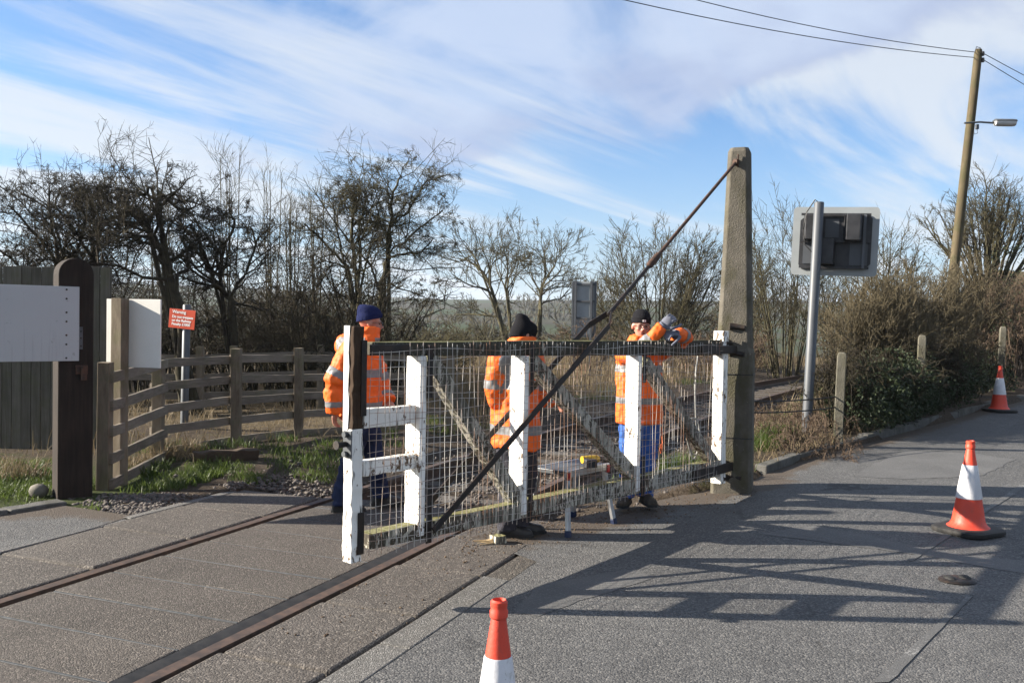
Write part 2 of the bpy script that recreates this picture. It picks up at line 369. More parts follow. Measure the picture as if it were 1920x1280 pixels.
M['edging'] = deck_mat('grey_concrete_edging', (0.20, 0.19, 0.175), (0.26, 0.25, 0.235), 160)
M['edging_dirty'] = deck_mat('soil_covered_edging', (0.098, 0.086, 0.073), (0.140, 0.124, 0.106), 90)
M['strip'] = basic('grey_steel_joint_strip', (0.085, 0.092, 0.098), 0.6, scale=15, var=0.5, bmp=0.1, world=True)
M['rail'] = basic('rusty_rail_steel', (0.090, 0.058, 0.042), 0.6, c2=(0.050, 0.036, 0.029), scale=14, bmp=0.2, world=True, metal=0.2)
M['sleeper'] = basic('grey_sleeper', (0.12, 0.105, 0.09), 0.9, c2=(0.07, 0.06, 0.05), scale=10, world=True)

def ground_mat():
    m, nt, b = new_mat('verge_earth_and_turf'); v = pos(nt)
    at_ = node(nt, 'ShaderNodeVertexColor', layer_name='zone').outputs[0]
    sp = node(nt, 'ShaderNodeSeparateColor', {0: at_})
    n1 = noise(nt, v, 4, 8, 0.65); n2 = noise(nt, v, 28, 6, 0.7); n3 = noise(nt, v, 0.02, 4, 0.6)
    soil = mixc(nt, ramp(nt, n2, .35, .65), (0.055, 0.042, 0.030), (0.115, 0.09, 0.068))
    green = mixc(nt, ramp(nt, n2, .35, .65), (0.035, 0.050, 0.016), (0.085, 0.10, 0.035))
    tan = mixc(nt, ramp(nt, n2, .35, .65), (0.10, 0.075, 0.045), (0.21, 0.165, 0.10))
    fr = mth(nt, 'ADD', n1, -0.5)
    c = mixc(nt, ramp(nt, mth(nt, 'ADD', sp.outputs[1], fr), 0.35, 0.65), soil, green)
    c = mixc(nt, ramp(nt, mth(nt, 'ADD', sp.outputs[2], fr), 0.35, 0.65), c, tan)
    farc = mixc(nt, ramp(nt, n3, .42, .58), (0.055, 0.075, 0.032), (0.075, 0.066, 0.045))
    c = mixc(nt, sp.outputs[0], c, farc)
    setin(nt, b, 'Base Color', c); b.inputs['Roughness'].default_value = 0.95; b.inputs['Specular IOR Level'].default_value = 0.1
    bump(nt, b, mth(nt, 'ADD', n2, mth(nt, 'MULTIPLY', n1, 1.5)), 0.8, 0.03)
    return m
M['ground'] = ground_mat()
def leafy(name, c1, c2, rough=0.6, trans=0.25):
    m, nt, b = new_mat(name); v = pos(nt)
    n = noise(nt, v, 6, 3, 0.6); n2 = noise(nt, v, 60, 2)
    setin(nt, b, 'Base Color', mixc(nt, ramp(nt, mth(nt, 'ADD', mth(nt, 'MULTIPLY', n, .6), mth(nt, 'MULTIPLY', n2, .4)), .35, .65), c1, c2))
    b.inputs['Roughness'].default_value = rough; b.inputs['Specular IOR Level'].default_value = 0.25
    out = [x for x in nt.nodes if x.type == 'OUTPUT_MATERIAL'][0]
    if trans:
        t = node(nt, 'ShaderNodeBsdfTranslucent', {0: (*[min(1, x * 1.3) for x in c2], 1)})
        mx = node(nt, 'ShaderNodeMixShader', {0: trans, 1: b.outputs[0], 2: t.outputs[0]})
        nt.links.new(mx.outputs[0], out.inputs[0])
    return m
M['grass'] = leafy('green_grass', (0.042, 0.068, 0.014), (0.095, 0.135, 0.030), 0.5, 0.35)
M['straw'] = leafy('dead_grass', (0.16, 0.115, 0.06), (0.32, 0.25, 0.15), 0.7, 0.2)
M['ivy'] = leafy('shade_tinted_ivy_leaves', (0.014, 0.024, 0.010), (0.040, 0.055, 0.022), 0.65, 0.1)  # ivy green taken near black, with the deep shade of the hedge included
M['litter'] = leafy('dead_leaves_and_bark', (0.07, 0.045, 0.028), (0.19, 0.13, 0.08), 0.85, 0.0)
M['bark'] = basic('lichened_bark', (0.060, 0.050, 0.034), 0.9, c2=(0.115, 0.105, 0.055), scale=6, bmp=0.4, bscale=30, world=True, spec=0.15)
M['bark_dark'] = basic('dark_hawthorn_bark', (0.042, 0.034, 0.026), 0.9, c2=(0.080, 0.070, 0.042), scale=5, bmp=0.4, bscale=30, world=True, spec=0.15)
M['bark_pale'] = basic('pale_scrub_bark', (0.125, 0.105, 0.068), 0.9, c2=(0.175, 0.145, 0.090), scale=5, bmp=0.2, bscale=30, world=True, spec=0.15)
M['bark_brown'] = basic('brown_bramble_stem', (0.115, 0.078, 0.055), 0.9, c2=(0.19, 0.14, 0.10), scale=5, bmp=0, world=True, spec=0.15)
M['stone'] = basic('grey_ballast_stone', (0.115, 0.100, 0.090), 0.9, c2=(0.19, 0.168, 0.152), scale=9, bmp=0.3, world=True, spec=0.2)
M['boulder'] = basic('pale_boulder', (0.22, 0.20, 0.17), 0.9, c2=(0.15, 0.14, 0.11), scale=9, bmp=0.3, world=True)
# clothing
def cloth(name, c, rough=0.8, bmp=0.25, sc=18, sheen=0.0, var=0.12):
    m, nt, b = new_mat(name); v = obc(nt)
    n1 = noise(nt, v, sc, 4, 0.6, 0.8)
    setin(nt, b, 'Base Color', mixc(nt, ramp(nt, n1, .3, .7), c, tuple(x * (1 - var) for x in c)))
    b.inputs['Roughness'].default_value = rough; b.inputs['Specular IOR Level'].default_value = 0.25
    bump(nt, b, mth(nt, 'ADD', n1, mth(nt, 'MULTIPLY', noise(nt, v, 400, 2), 0.1)), bmp, 0.02)
    return m
M['hivis'] = cloth('hivis_orange_fabric', (0.92, 0.150, 0.018), 0.6, 0.35, 11)
M['tape'] = cloth('silver_reflective_tape', (0.20, 0.20, 0.205), 0.45, 0.15, 14)
M['navy'] = cloth('navy_work_trousers', (0.018, 0.030, 0.085), 0.85, 0.5, 14)
M['charcoal'] = cloth('charcoal_trousers', (0.050, 0.048, 0.062), 0.85, 0.5, 14)
M['blue'] = cloth('bright_blue_overall_trousers', (0.040, 0.125, 0.43), 0.8, 0.5, 12)
M['glove'] = cloth('grey_knit_glove', (0.19, 0.20, 0.25), 0.9, 0.3, 60)
M['boot'] = basic('black_boot_leather', (0.014, 0.013, 0.014), 0.5, scale=20, c2=(0.03, 0.028, 0.027))
M['boot_tan'] = basic('dusty_brown_boot_leather', (0.10, 0.075, 0.05), 0.7, scale=20, c2=(0.06, 0.045, 0.03))
def knit(name, c):
    m, nt, b = new_mat(name); v = obc(nt)
    wv = node(nt, 'ShaderNodeTexNoise', {'Vector': v, 'Scale': 120.0}).outputs[0]
    setin(nt, b, 'Base Color', mixc(nt, wv, tuple(x * .7 for x in c), c)); b.inputs['Roughness'].default_value = 0.95
    b.inputs['Specular IOR Level'].default_value = 0.1; bump(nt, b, wv, 0.4, 0.004); return m
M['knit_navy'] = knit('navy_ribbed_knit', (0.012, 0.017, 0.062))
M['knit_black'] = knit('black_knit', (0.010, 0.010, 0.012))
def skin():
    m, nt, b = new_mat('weathered_skin'); v = obc(nt)
    n = noise(nt, v, 22, 4, 0.6)
    setin(nt, b, 'Base Color', mixc(nt, ramp(nt, n, .3, .7), (0.50, 0.255, 0.175), (0.40, 0.165, 0.115)))
    b.inputs['Roughness'].default_value = 0.5; b.inputs['Subsurface Weight'].default_value = 0.12; b.inputs['Subsurface Scale'].default_value = 0.01
    return m
M['skin'] = skin()
M['lip'] = basic('dark_lips', (0.20, 0.055, 0.045), 0.5, scale=30, bmp=0)
M['eye'] = basic('dark_eye', (0.03, 0.022, 0.018), 0.2, scale=30, bmp=0)
M['brow'] = basic('grey_eyebrow_hair', (0.22, 0.20, 0.18), 0.8, scale=60)
M['frame'] = basic('thin_metal_spectacle_frame', (0.10, 0.09, 0.09), 0.3, metal=0.7, scale=30, bmp=0)
def scuffed(name, c1, c2, dirt, rough):
    m, nt, b = new_mat(name); v = pos(nt)
    c = mixc(nt, ramp(nt, noise(nt, v, 6, 4), .35, .65), c1, c2)
    c = mixc(nt, ramp(nt, noise(nt, mapv(nt, v, scale=(1, 1, .5)), 26, 7, .7, .6), .56, .68, 0, .55), c, dirt)
    c = mixc(nt, ramp(nt, noise(nt, mapv(nt, v, loc=(3, 1, 2)), 90, 5, .7), .62, .68, 0, .6), c, tuple(x * .5 for x in dirt))
    setin(nt, b, 'Base Color', c); b.inputs['Roughness'].default_value = rough; bump(nt, b, noise(nt, v, 28, 4), .18, .01); return m
M['cone_red'] = scuffed('orange_red_cone_plastic', (0.78, 0.062, 0.022), (0.66, 0.055, 0.024), (0.42, 0.075, 0.045), .55)
M['cone_white'] = scuffed('scuffed_white_reflective_sleeve', (0.70, 0.70, 0.72), (0.58, 0.58, 0.60), (0.34, 0.32, 0.30), .45)
M['rubber'] = basic('black_rubber', (0.016, 0.016, 0.016), 0.7, c2=(0.04, 0.037, 0.034), scale=12)
M['alu'] = basic('bare_aluminium', (0.55, 0.56, 0.57), 0.4, metal=0.75, scale=10, var=0.2, bmp=0.05)
M['navy_plastic'] = basic('navy_plastic_foot', (0.02, 0.035, 0.10), 0.5, scale=10)
M['red_plastic'] = basic('red_plastic', (0.45, 0.02, 0.02), 0.4, scale=10)
M['yellow'] = basic('yellow_tool_plastic', (0.65, 0.42, 0.02), 0.45, scale=10)
M['sign_red'] = basic('orange_red_sign_face', (0.62, 0.070, 0.022), 0.45, scale=3, var=0.08, bmp=0)
M['sign_white'] = basic('white_sign_lettering', (0.82, 0.82, 0.80), 0.5, scale=3, var=0.03, bmp=0)
M['pole_wood'] = timber('tarred_telegraph_pole', (0.125, 0.095, 0.055), (0.20, 0.16, 0.095), 0.55, grain=(20, 20, 1.0))
M['cable'] = basic('black_cable', (0.02, 0.02, 0.022), 0.6, scale=10, bmp=0)
M['cable_grey'] = basic('pale_grey_cable', (0.42, 0.42, 0.40), 0.6, scale=10, bmp=0)
M['glass'] = basic('frosted_lamp_bowl', (0.62, 0.62, 0.62), 0.25, scale=6, var=0.1, bmp=0)
M['fresh_wood'] = timber('freshly_split_wood', (0.42, 0.30, 0.15), (0.55, 0.42, 0.25), 0.0, grain=(12, 12, 12))
M['orange_cord'] = basic('orange_cord', (0.85, 0.16, 0.04), 0.7, scale=10, bmp=0)

# real albedo level: the picture is exposed for a low winter sun
KEEP = {'peeling_white_paint': .92, 'worn_white_paint': .95, 'mossy_dirty_white_paint': .95, 'streaked_white_paint': 1.0, 'white_painted_board': .60, 'speckled_white_board': .80, 'hivis_orange_fabric': .80,
        'silver_reflective_tape': .85, 'weathered_skin': .72, 'orange_red_cone_plastic': .72, 'scuffed_white_reflective_sleeve': .75, 'white_sign_lettering': .9, 'orange_red_sign_face': .75, 'dull_galvanised_wire': .75,
        'bright_blue_overall_trousers': .72, 'green_grass': .68, 'navy_ribbed_knit': 1.0, 'black_knit': 1.0, 'creosoted_timber': .8, 'bare_aluminium': .8, 'frosted_lamp_bowl': .7, 'shade_tinted_ivy_leaves': .8, 'freshly_split_wood': .8, 'tarred_telegraph_pole': .48, 'aged_pitted_concrete': .58, 'rusty_rail_steel': .95, 'brown_aggregate_crossing_panel': .50, 'grey_brown_crossing_slab': .50, 'grey_concrete_edging': .44, 'soil_covered_edging': .46, 'dark_hawthorn_bark': .48, 'dead_grass': .52, 'worn_asphalt': .57, 'smooth_asphalt_patch': .57, 'weathered_fence_timber': .85, 'weathered_rail_timber': .85, 'weathered_kerb_stone': .36}
for m_ in bpy.data.materials:
    nt_ = m_.node_tree; k_ = KEEP.get(m_.name, .60)
    for b_ in [n for n in nt_.nodes if n.type in ('BSDF_PRINCIPLED', 'BSDF_TRANSLUCENT')]:
        s_ = b_.inputs[0]
        if s_.is_linked:
            f_ = s_.links[0].from_socket; nt_.links.new(mixc(nt_, 1.0, f_, (k_, k_, k_), 'MULTIPLY'), s_)
        else: s_.default_value = tuple(c * k_ for c in s_.default_value[:3]) + (1,)
# ------------------------------------------------------------------ lie of the land
O2 = np.array((-2.83, 5.04)); U2 = np.array((0.371, 0.9286)); V2 = np.array((0.9286, -0.371))
def uv(x, y):
    rx, ry = np.asarray(x) - O2[0], np.asarray(y) - O2[1]
    return rx * U2[0] + ry * U2[1], rx * V2[0] + ry * V2[1]
def uvp(u, v, z=0.0):
    p = O2 + U2 * u + V2 * v
    return Vector((p[0], p[1], z))
def sst(a, b, x):
    t = np.clip((np.asarray(x, dtype=float) - a) / (b - a), 0, 1); return t * t * (3 - 2 * t)
def wob(x, y, s, seed=0.0):
    x = np.asarray(x) / s + seed; y = np.asarray(y) / s - seed * 1.7
    return (np.sin(x * 1.3 + 1.7 * np.sin(y * 0.9)) + np.sin(y * 1.7 + 1.3 * np.sin(x * 1.1 + 2)) + np.sin((x + y) * 2.3 + 1) * 0.5) / 2.5
def toff(u): return 0.0044 * np.maximum(0, np.asarray(u) - 5.0) ** 2
def road_z(x, y):
    u, v = uv(x, y)
    return sst(2.3, 4.2, v) * 0.03 * np.maximum(0, np.minimum(y, 45) - 5.3) * sst(-2, 3, np.asarray(x) + 2)
# asphalt outlines on the plan
kpx = [(880, 1006), (1000, 985), (1150, 955), (1290, 925), (1400, 902), (1509, 861), (1615, 832), (1712, 806), (1790, 784), (1850, 766), (1925, 748)]
def gpr(px, py, dz=0.0):
    z = 0.0
    for _ in range(6):
        p = gp(px, py, z + dz); z = float(road_z(p.x, p.y))
    return Vector((p.x, p.y, z + dz))
KLINE = [gpr(*p) for p in kpx]
kd = (KLINE[-1] - KLINE[-3]).normalized()
last = KLINE[-1]
KLINE += [last + Vector((6, 3.6, 0)), last + Vector((28, 12, 0))]
road_r = [(p.x, p.y) for p in KLINE] + [(58, 26), (58, -12)] + [tuple(uvp(-14, 2.38).xy), tuple(uvp(2.2, 2.38).xy)]
lk = [gp(-260, 1000), gp(0, 964), gp(112, 946), gp(250, 966)]
road_l = [tuple(uvp(-14, -1.04).xy), (-30, -8), (-30, 10.5)] + [(p.x, p.y) for p in lk] + [tuple(uvp(1.55, -1.04).xy)]
def inside(poly, x, y):
    x = np.asarray(x); y = np.asarray(y); r = np.zeros(x.shape, dtype=bool); n = len(poly)
    for i in range(n):
        x0, y0 = poly[i]; x1, y1 = poly[(i + 1) % n]
        if y0 == y1: continue
        c = ((y0 > y) != (y1 > y)) & (x < (x1 - x0) * (y - y0) / (y1 - y0) + x0)
        r ^= c
    return r
DECK_END = 3.55
def kdist(x, y):
    d = np.full(np.shape(x), 1e9)
    for a, b in zip(KLINE[4:-1], KLINE[5:]):
        ex, ey = b.x - a.x, b.y - a.y; t = np.clip(((x - a.x) * ex + (y - a.y) * ey) / (ex * ex + ey * ey), 0, 1)
        d = np.minimum(d, np.hypot(x - a.x - t * ex, y - a.y - t * ey))
    return d
def ground_z(x, y):
    x = np.asarray(x, dtype=float); y = np.asarray(y, dtype=float)
    u, v = uv(x, y); vv = v - toff(u)
    near = 1 - sst(40, 90, np.hypot(x, y))
    z = road_z(x, y) + 0.035 * wob(x, y, 0.7) * near + 0.05 * wob(x, y, 3.0, 2) * near
    # right-hand verge beyond the kerb, a bank further right
    rv = sst(2.35, 3.2, vv) * sst(3.0, 5.0, u) * near
    z = z + 0.085 * rv + 0.05 * rv * sst(0.25, 0.8, kdist(x, y))
    z = z + near * sst(9.5, 13, y) * np.minimum(2.8, 0.30 * np.maximum(0, kdist(x, y) - 0.9)) * sst(2.9, 5.0, vv) * (0.35 + 0.65 * sst(5, 9, x))
    # low trackbed past the crossing
    tb = np.exp(-((vv - 0.7) / 1.75) ** 4) * sst(DECK_END - 0.15, DECK_END + 0.25, u)
    z = z * (1 - tb) + tb * (-0.17)
    z = np.where((u < DECK_END + 0.05) & (v > -1.06) & (v < 2.40), -0.22, z)
    z = np.where(inside(road_r, x, y) | inside(road_l, x, y), road_z(x, y) - 0.10, z)
    # the far side of the valley
    r = np.hypot(x, y)
    hill = sst(120, 900, y) * (17 + 9 * wob(x, y, 260, 4) + 0.018 * np.clip(200 - x, 0, 700)) - 4.0 * sst(45, 110, y) * (1 - sst(200, 500, y))
    z = z + hill + 0.02 * sst(60, 400, np.abs(x)) * 200 * sst(10, 80, y) * 0.6
    return z
def gz(x, y): return float(ground_z(np.array([x]), np.array([y]))[0])
def axis(a, b, step, far, grow=1.16):
    mid = list(np.arange(a, b, step)); up = []; p = b; s = step
    while p < far: up.append(p); s *= grow; p += s
    dn = []; p = a - step; s = step
    while p > -far: dn.append(p); s *= grow; p -= s
    return np.array(dn[::-1] + mid + up)
gx = axis(-9, 14, 0.16, 2200); gy = axis(1.5, 24, 0.16, 2200)
X, Y = np.meshgrid(gx, gy); Z = ground_z(X, Y)
nx, ny = len(gx), len(gy)
idx = np.arange(nx * ny).reshape(ny, nx)
q = np.stack([idx[:-1, :-1], idx[:-1, 1:], idx[1:, 1:], idx[1:, :-1]], -1).reshape(-1, 4)
u_, v_ = uv(X, Y); vv_ = v_ - toff(u_); rr = np.hypot(X, Y)
farm = sst(60, 160, rr)
dirt = np.exp(-((vv_ - 0.7) / 1.9) ** 4)
left_v = sst(-1.3, -1.9, vv_)
green = np.clip(0.75 * left_v * sst(11, 7, Y) + 0.35 * left_v + 0.45 * sst(2.4, 3.0, vv_) * sst(5.0, 3.0, vv_), 0, 1) * (1 - dirt)
tan = np.clip(sst(2.6, 3.6, vv_) * sst(8.5, 10.5, Y) * sst(1.2, 4.0, kdist(X, Y)) + 0.55 * left_v * sst(10, 14, Y), 0, 1)
zone = np.stack([farm, green, tan, np.ones_like(farm)], -1)
me = np_mesh('ground', np.stack([X, Y, Z], -1).reshape(-1, 3), q, True, {'zone': zone.reshape(-1, 4)})
me.materials.append(M['ground'])
link(bpy.data.objects.new('ground', me), kind='structure')

def sheet(name, poly, zf, mat, step=0.5, lo=(-8, 0), hi=(14, 18), dz=0.0, parent=None, kind='structure', **kw):
    """a flat outline on the plan, cut into a grid and laid on the height field"""
    bm = bmesh.new(); f = bm.faces.new([bm.verts.new((p[0], p[1], 0)) for p in poly])
    bmesh.ops.triangulate(bm, faces=bm.faces[:])
    cuts = [(k, c) for k in (0, 1) for c in list(np.arange(lo[k], hi[k], step)) + [-20, -14, 20, 26, 34, 42]]
    for k, c in cuts:
        n = (1, 0, 0) if k == 0 else (0, 1, 0); co = (c, 0, 0) if k == 0 else (0, c, 0)
        bmesh.ops.bisect_plane(bm, geom=bm.verts[:] + bm.edges[:] + bm.faces[:], plane_co=co, plane_no=n)
    for v in bm.verts: v.co.z = float(zf(v.co.x, v.co.y)) + dz
    bmesh.ops.recalc_face_normals(bm, faces=bm.faces)
    if sum(f.normal.z for f in bm.faces) < 0: bmesh.ops.reverse_faces(bm, faces=bm.faces)
    m_ = bpy.data.meshes.new(name); bm.to_mesh(m_); bm.free(); m_.materials.append(mat)
    m_.polygons.foreach_set('use_smooth', [True] * len(m_.polygons))
    o = bpy.data.objects.new(name, m_); return link(o, parent, kind=kind, **kw)
road = sheet('road', road_r, road_z, M['asphalt'], step=0.25)
road2 = sheet('road', road_l, road_z, M['asphalt'])
for o_, ln in ((road, KLINE), (road2, lk)):     # soil and grit that has washed onto the tarmac along its edges
    n_ = len(o_.data.vertices); co = np.empty(n_ * 3); o_.data.vertices.foreach_get('co', co); co = co.reshape(-1, 3); d_ = np.full(n_, 9.0)
    for i, (a, b) in enumerate(zip(ln[:-1], ln[1:])):
        ex, ey = b.x - a.x, b.y - a.y; t = np.clip(((co[:, 0] - a.x) * ex + (co[:, 1] - a.y) * ey) / (ex * ex + ey * ey), 0, 1)
        w_ = 1.0 if (o_ is road and i < 4) else 2.2
        d_ = np.minimum(d_, w_ * np.hypot(co[:, 0] - a.x - t * ex, co[:, 1] - a.y - t * ey))
    g_ = np.exp(-(d_ / .55) ** 2); ca = o_.data.color_attributes.new('soil', 'FLOAT_COLOR', 'POINT')
    ca.data.foreach_set('color', np.stack([g_, g_, g_, np.ones(n_)], 1).astype(np.float32).ravel())
_qr = random.Random(17)
def quad_px(pts, j=0.022):
    P = [gpr(*p) for p in pts]; out = []
    for a, b in zip(P, P[1:] + P[:1]):
        n = max(2, int((b - a).length / .12))
        for k in range(n): q = a.lerp(b, k / n); out.append((q.x + _qr.uniform(-j, j), q.y + _qr.uniform(-j, j)))
    return out
# a smoother repair in the tarmac and the worn line down the middle, both parts of the road
sheet('tarmac_patch', quad_px([(1640, 868), (1700, 845), (1830, 850), (1905, 862), (1840, 893), (1700, 898), (1600, 893)]), road_z, M['patch'], 0.25, dz=0.0025, parent=road, kind=None)
sheet('tarmac_patch', quad_px([(1180, 1066), (1225, 1083), (1090, 1125), (1010, 1155), (960, 1150), (1010, 1095)]), road_z, M['patch'], 0.25, dz=0.0025, parent=road, kind=None)
sheet('tarmac_patch', quad_px([(1420, 1000), (1530, 985), (1800, 1040), (1760, 1100), (1700, 1130), (1610, 1120)][:3] + [(1920, 1050), (1920, 1075), (1720, 1040)]), road_z, M['patch'], 0.25, dz=0.0025, parent=road, kind=None)
sheet('worn_line', quad_px([(1635, 1280), (1668, 1280), (1793, 1150), (1824, 1118), (1814, 1116), (1778, 1150)], .004), road_z, M['line'], 0.25, dz=0.0045, parent=road, kind=None)
sheet('worn_line', quad_px([(1700, 1050), (1712, 1052), (1850, 960), (1925, 912), (1915, 908), (1838, 958)], .004), road_z, M['line'], 0.25, dz=0.0045, parent=road, kind=None)

# ------------------------------------------------------------------ level crossing deck
rnd = random.Random(5)
deck = empty('crossing_deck', uvp(1.0, 0.7), None, None, kind='structure')
def slab(name, u0, u1, v0, v1, top, thick, mat, jit=0.004, bev=0.008):
    mb = MB(); a = [uvp(u, v) for u, v in ((u0, v0), (u1, v0), (u1, v1), (u0, v1))]
    zt = [top + rnd.uniform(-jit, jit) for _ in range(4)]
    org = uvp(1.0, 0.7)
    mb.add([p + Vector((0, 0, zz)) - org for p, zz in zip(a, zt)] + [p + Vector((0, 0, top - thick)) - org for p in a],
           [(0, 1, 2, 3), (7, 6, 5, 4), (0, 4, 5, 1), (1, 5, 6, 2), (2, 6, 7, 3), (3, 7, 4, 0)])
    return mb.build(name, mat, deck, bevel=bev)
u = -3.7
while u < DECK_END - 0.1:
    slab('panel', u + 0.012, u + 0.44, 0.0, 1.348, 0.0, 0.16, M['deck'])
    slab('joint_strip', u + 0.444, u + 0.458, 0.01, 1.345, -0.001, 0.15, M['strip'], 0.001, 0.002)
    u += 0.45
for u in np.arange(-3.6, 3.3, 0.885):
    e = min(u + 0.866, 3.4)
    slab('slab', u, e, -1.02, -0.175, 0.0, 0.16, M['deck_out'], 0.009, 0.018)
    slab('slab', u + 0.04, e + 0.04, 1.545, 2.17, -0.004, 0.16, M['deck_out'], 0.010, 0.020)
for u in np.arange(-3.6, 3.0, 1.33):
    slab('edging', u, u + 1.322, 2.195, 2.375, 0.004 if u < 1.5 else -.004, 0.15, M['edging'] if u < 1.5 else M['edging_dirty'], 0.004, 0.008)
    slab('edging', u + .3, min(u + 1.61, 3.4), -1.14, -1.035, 0.0, 0.15, M['edging'], 0.006, 0.01)

# ------------------------------------------------------------------ railway track
trk = empty('railway_track', uvp(0, 0.7), None, None, kind='structure')
prof = [(-.036, 0), (.036, 0), (.036, -.035), (.012, -.05), (.010, -.13), (.065, -.145), (.068, -.158), (-.068, -.158), (-.065, -.145), (-.010, -.13), (-.012, -.05), (-.036, -.035)]
def cpt(u, v, z): 
    t = math.atan(float(0.0088 * max(0, u - 5)))
    return uvp(u - math.sin(t) * v * 0, v + float(toff(u)), z) - uvp(0, 0.7)
def rail(v, u0=-6, u1=36):
    mb = MB(); rings = []
    for u in list(np.arange(u0, 5, 2.75)) + list(np.arange(5, u1, 1.0)):
        d = (cpt(u + .1, v, 0) - cpt(u - .1, v, 0)).normalized(); s = Vector((d.y, -d.x, 0)); c = cpt(u, v, -0.002)
        rings.append([c + s * a + Vector((0, 0, b)) for a, b in prof])
    mb.loft(rings); return mb.build('rail', M['rail'], trk)
rail(-0.104); rail(1.480)
mb = MB(); mb.loft([[cpt(u, 0, 0) + Vector((V2[0] * a, V2[1] * a, b)) for a, b in ((1.352, -.006), (1.362, .003), (1.400, -.003), (1.442, -.014), (1.442, -.12), (1.352, -.12))] for u in np.arange(-3.65, 3.5, .5)]); mb.build('rubber_flangeway', M['rubber'], trk, True)
mb = MB(); mb.loft([[cpt(u, -0.02, 0) + Vector((V2[0] * a, V2[1] * a, b)) for a, b in ((-.175, -.012), (-.135, -.012), (-.135, -.12), (-.175, -.12))] for u in np.arange(-3.6, 3.4, .5)]); mb.build('timber_filler', M['log'], trk)
srnd = random.Random(3)
for k in range(42):
    u = DECK_END + 0.35 + k * 0.70
    d = (cpt(u + .1, .7, 0) - cpt(u - .1, .7, 0)).normalized(); s = Vector((d.y, -d.x, 0)); c = cpt(u, .68, -0.215)
    MB().beam(c - s * 1.25, c + s * 1.25, 0.25, 0.12, seg=4, jit=0.006, rnd=srnd).build('sleeper', M['sleeper'], trk)
# ------------------------------------------------------------------ kerb stones
def kerb_line(pts, n, name, w=0.13, h=0.24, up=0.10, z0=0.0):
    root = empty(name, pts[0], None, None, kind='structure')
    seg = [(pts[i], pts[i + 1]) for i in range(len(pts) - 1)]
    tot = sum((b - a).length for a, b in seg); L = 0.9; k = 0.0; kr = random.Random(9)
    def pt(s):
        for a, b in seg:
            l = (b - a).length
            if s <= l: return a.lerp(b, s / l)
            s -= l
        return seg[-1][1]
    while k < tot - 0.2:
        a, b = pt(k), pt(min(k + L - 0.012, tot)); a = a.copy(); b = b.copy()
        dz = kr.uniform(-.02, .012)
        a.z += up - h / 2 + dz; b.z += up - h / 2 + dz + kr.uniform(-.012, .012)
        MB().beam(a - Vector(pts[0]), b - Vector(pts[0]), w, h, seg=3, jit=0.006, rnd=kr).build('kerb_stone', M['kerb'], root, bevel=0.012)
        k += L
    return root
kp = [p.copy() for p in KLINE[4:11]]
kp[0] = kp[0].lerp(kp[1], 0.30)
kerb_line([Vector((p.x - .03, p.y + .07, p.z)) for p in kp], 0, 'kerb', up=0.095)
kerb_line([Vector((p.x, p.y, 0.0)) + Vector((0, .05, 0)) for p in (gp(-240, 996), gp(0, 963), gp(112, 945))], 0, 'kerb', up=0.045, w=0.16)

# ------------------------------------------------------------------ the crossing gate
GL = Vector((-0.890, 5.15, 0)); GR = Vector((1.955, 8.50, 0))
gdir = (GR - GL).normalized(); glen = (GR - GL).length; gn = Vector((gdir.y, -gdir.x, 0)); ZUP = Vector((0, 0, 1))
def gt(px):
    d = ray(px, 640); k = d.x / d.y
    return (k * GL.y - GL.x) / ((GR.x - GL.x) - k * (GR.y - GL.y))
def gpt(px, py):
    t = gt(px); p = GL.lerp(GR, t); q = at(px, py, p.y); return Vector((p.x, p.y, q.z))
def G(t, z, off=0.0): return GL.lerp(GR, t) + gn * off + ZUP * z - GL
gate = empty('crossing_gate', GL, 'large peeling white timber crossing gate with wire mesh and diagonal braces', 'gate')
grn = random.Random(11)
tt = lambda t: 1.512 + (1.498 - 1.512) * t           # top of the top rail
bb = lambda t: 0.325 + (0.235 - 0.325) * t           # underside of the bottom rail
th = lambda t: 0.078 + 0.062 * t                     # depth of the rails
def hbar(name, t0, t1, zc, hf, mat, depth=0.085, seg=14, off=0.0, jit=0.003):
    mb = MB(); rings = []
    for i in range(seg + 1):
        t = t0 + (t1 - t0) * i / seg; h = hf(t) / 2; c = zc(t)
        rings.append([G(t, c + b * h + grn.uniform(-jit, jit), off + a * depth / 2 + grn.uniform(-jit, jit)) for a, b in ((-1, -1), (1, -1), (1, 1), (-1, 1))])
    mb.loft(rings); return mb.build(name, mat, gate, bevel=0.006)
hbar('top_rail', 0.022, 0.985, lambda t: tt(t) - th(t) / 2, th, M['paint_dirty'])
hbar('bottom_rail', 0.022, 0.985, lambda t: bb(t) + th(t) * 0.55, lambda t: th(t) * 1.1, M['paint_brace'], depth=0.10)
def vbar(name, t, z0, z1, w, d, mat, off=0.0, seg=10, jit=0.002, parent=gate, bev=0.005):
    mb = MB(); rings = []
    for i in range(seg + 1):
        z = z0 + (z1 - z0) * i / seg
        rings.append([G(t, z, off) + gdir * (a * w / 2 + grn.uniform(-jit, jit)) + gn * (b * d / 2 + grn.uniform(-jit, jit)) for a, b in ((-1, -1), (1, -1), (1, 1), (-1, 1))])
    mb.loft(rings); return mb.build(name, mat, parent, bevel=bev)
lp = vbar('latch_post', 0.0, 0.262, 1.02, 0.080, 0.076, M['paint'], seg=18, jit=0.004)
up_ = vbar('latch_post', 0.0, 1.0205, 1.60, 0.076, 0.072, M['rotten'], seg=14, jit=0.004); up_['label'] = 'bare dark rotten top of the latch post'
mb = MB(); mb.loft([[G(0, z, o) + gdir * a for a, o in ((-.043, -.042), (-.0385, -.042), (-.0385, -.002 + .006 * (k % 2)), (-.043, -.004 + .006 * (k % 3)))] for k, z in enumerate(np.linspace(1.0, 1.603, 9))]); mb.build('paint_remnant', M['paint_clean'], gate)
TS = [gt(782), gt(976), gt(1190)]
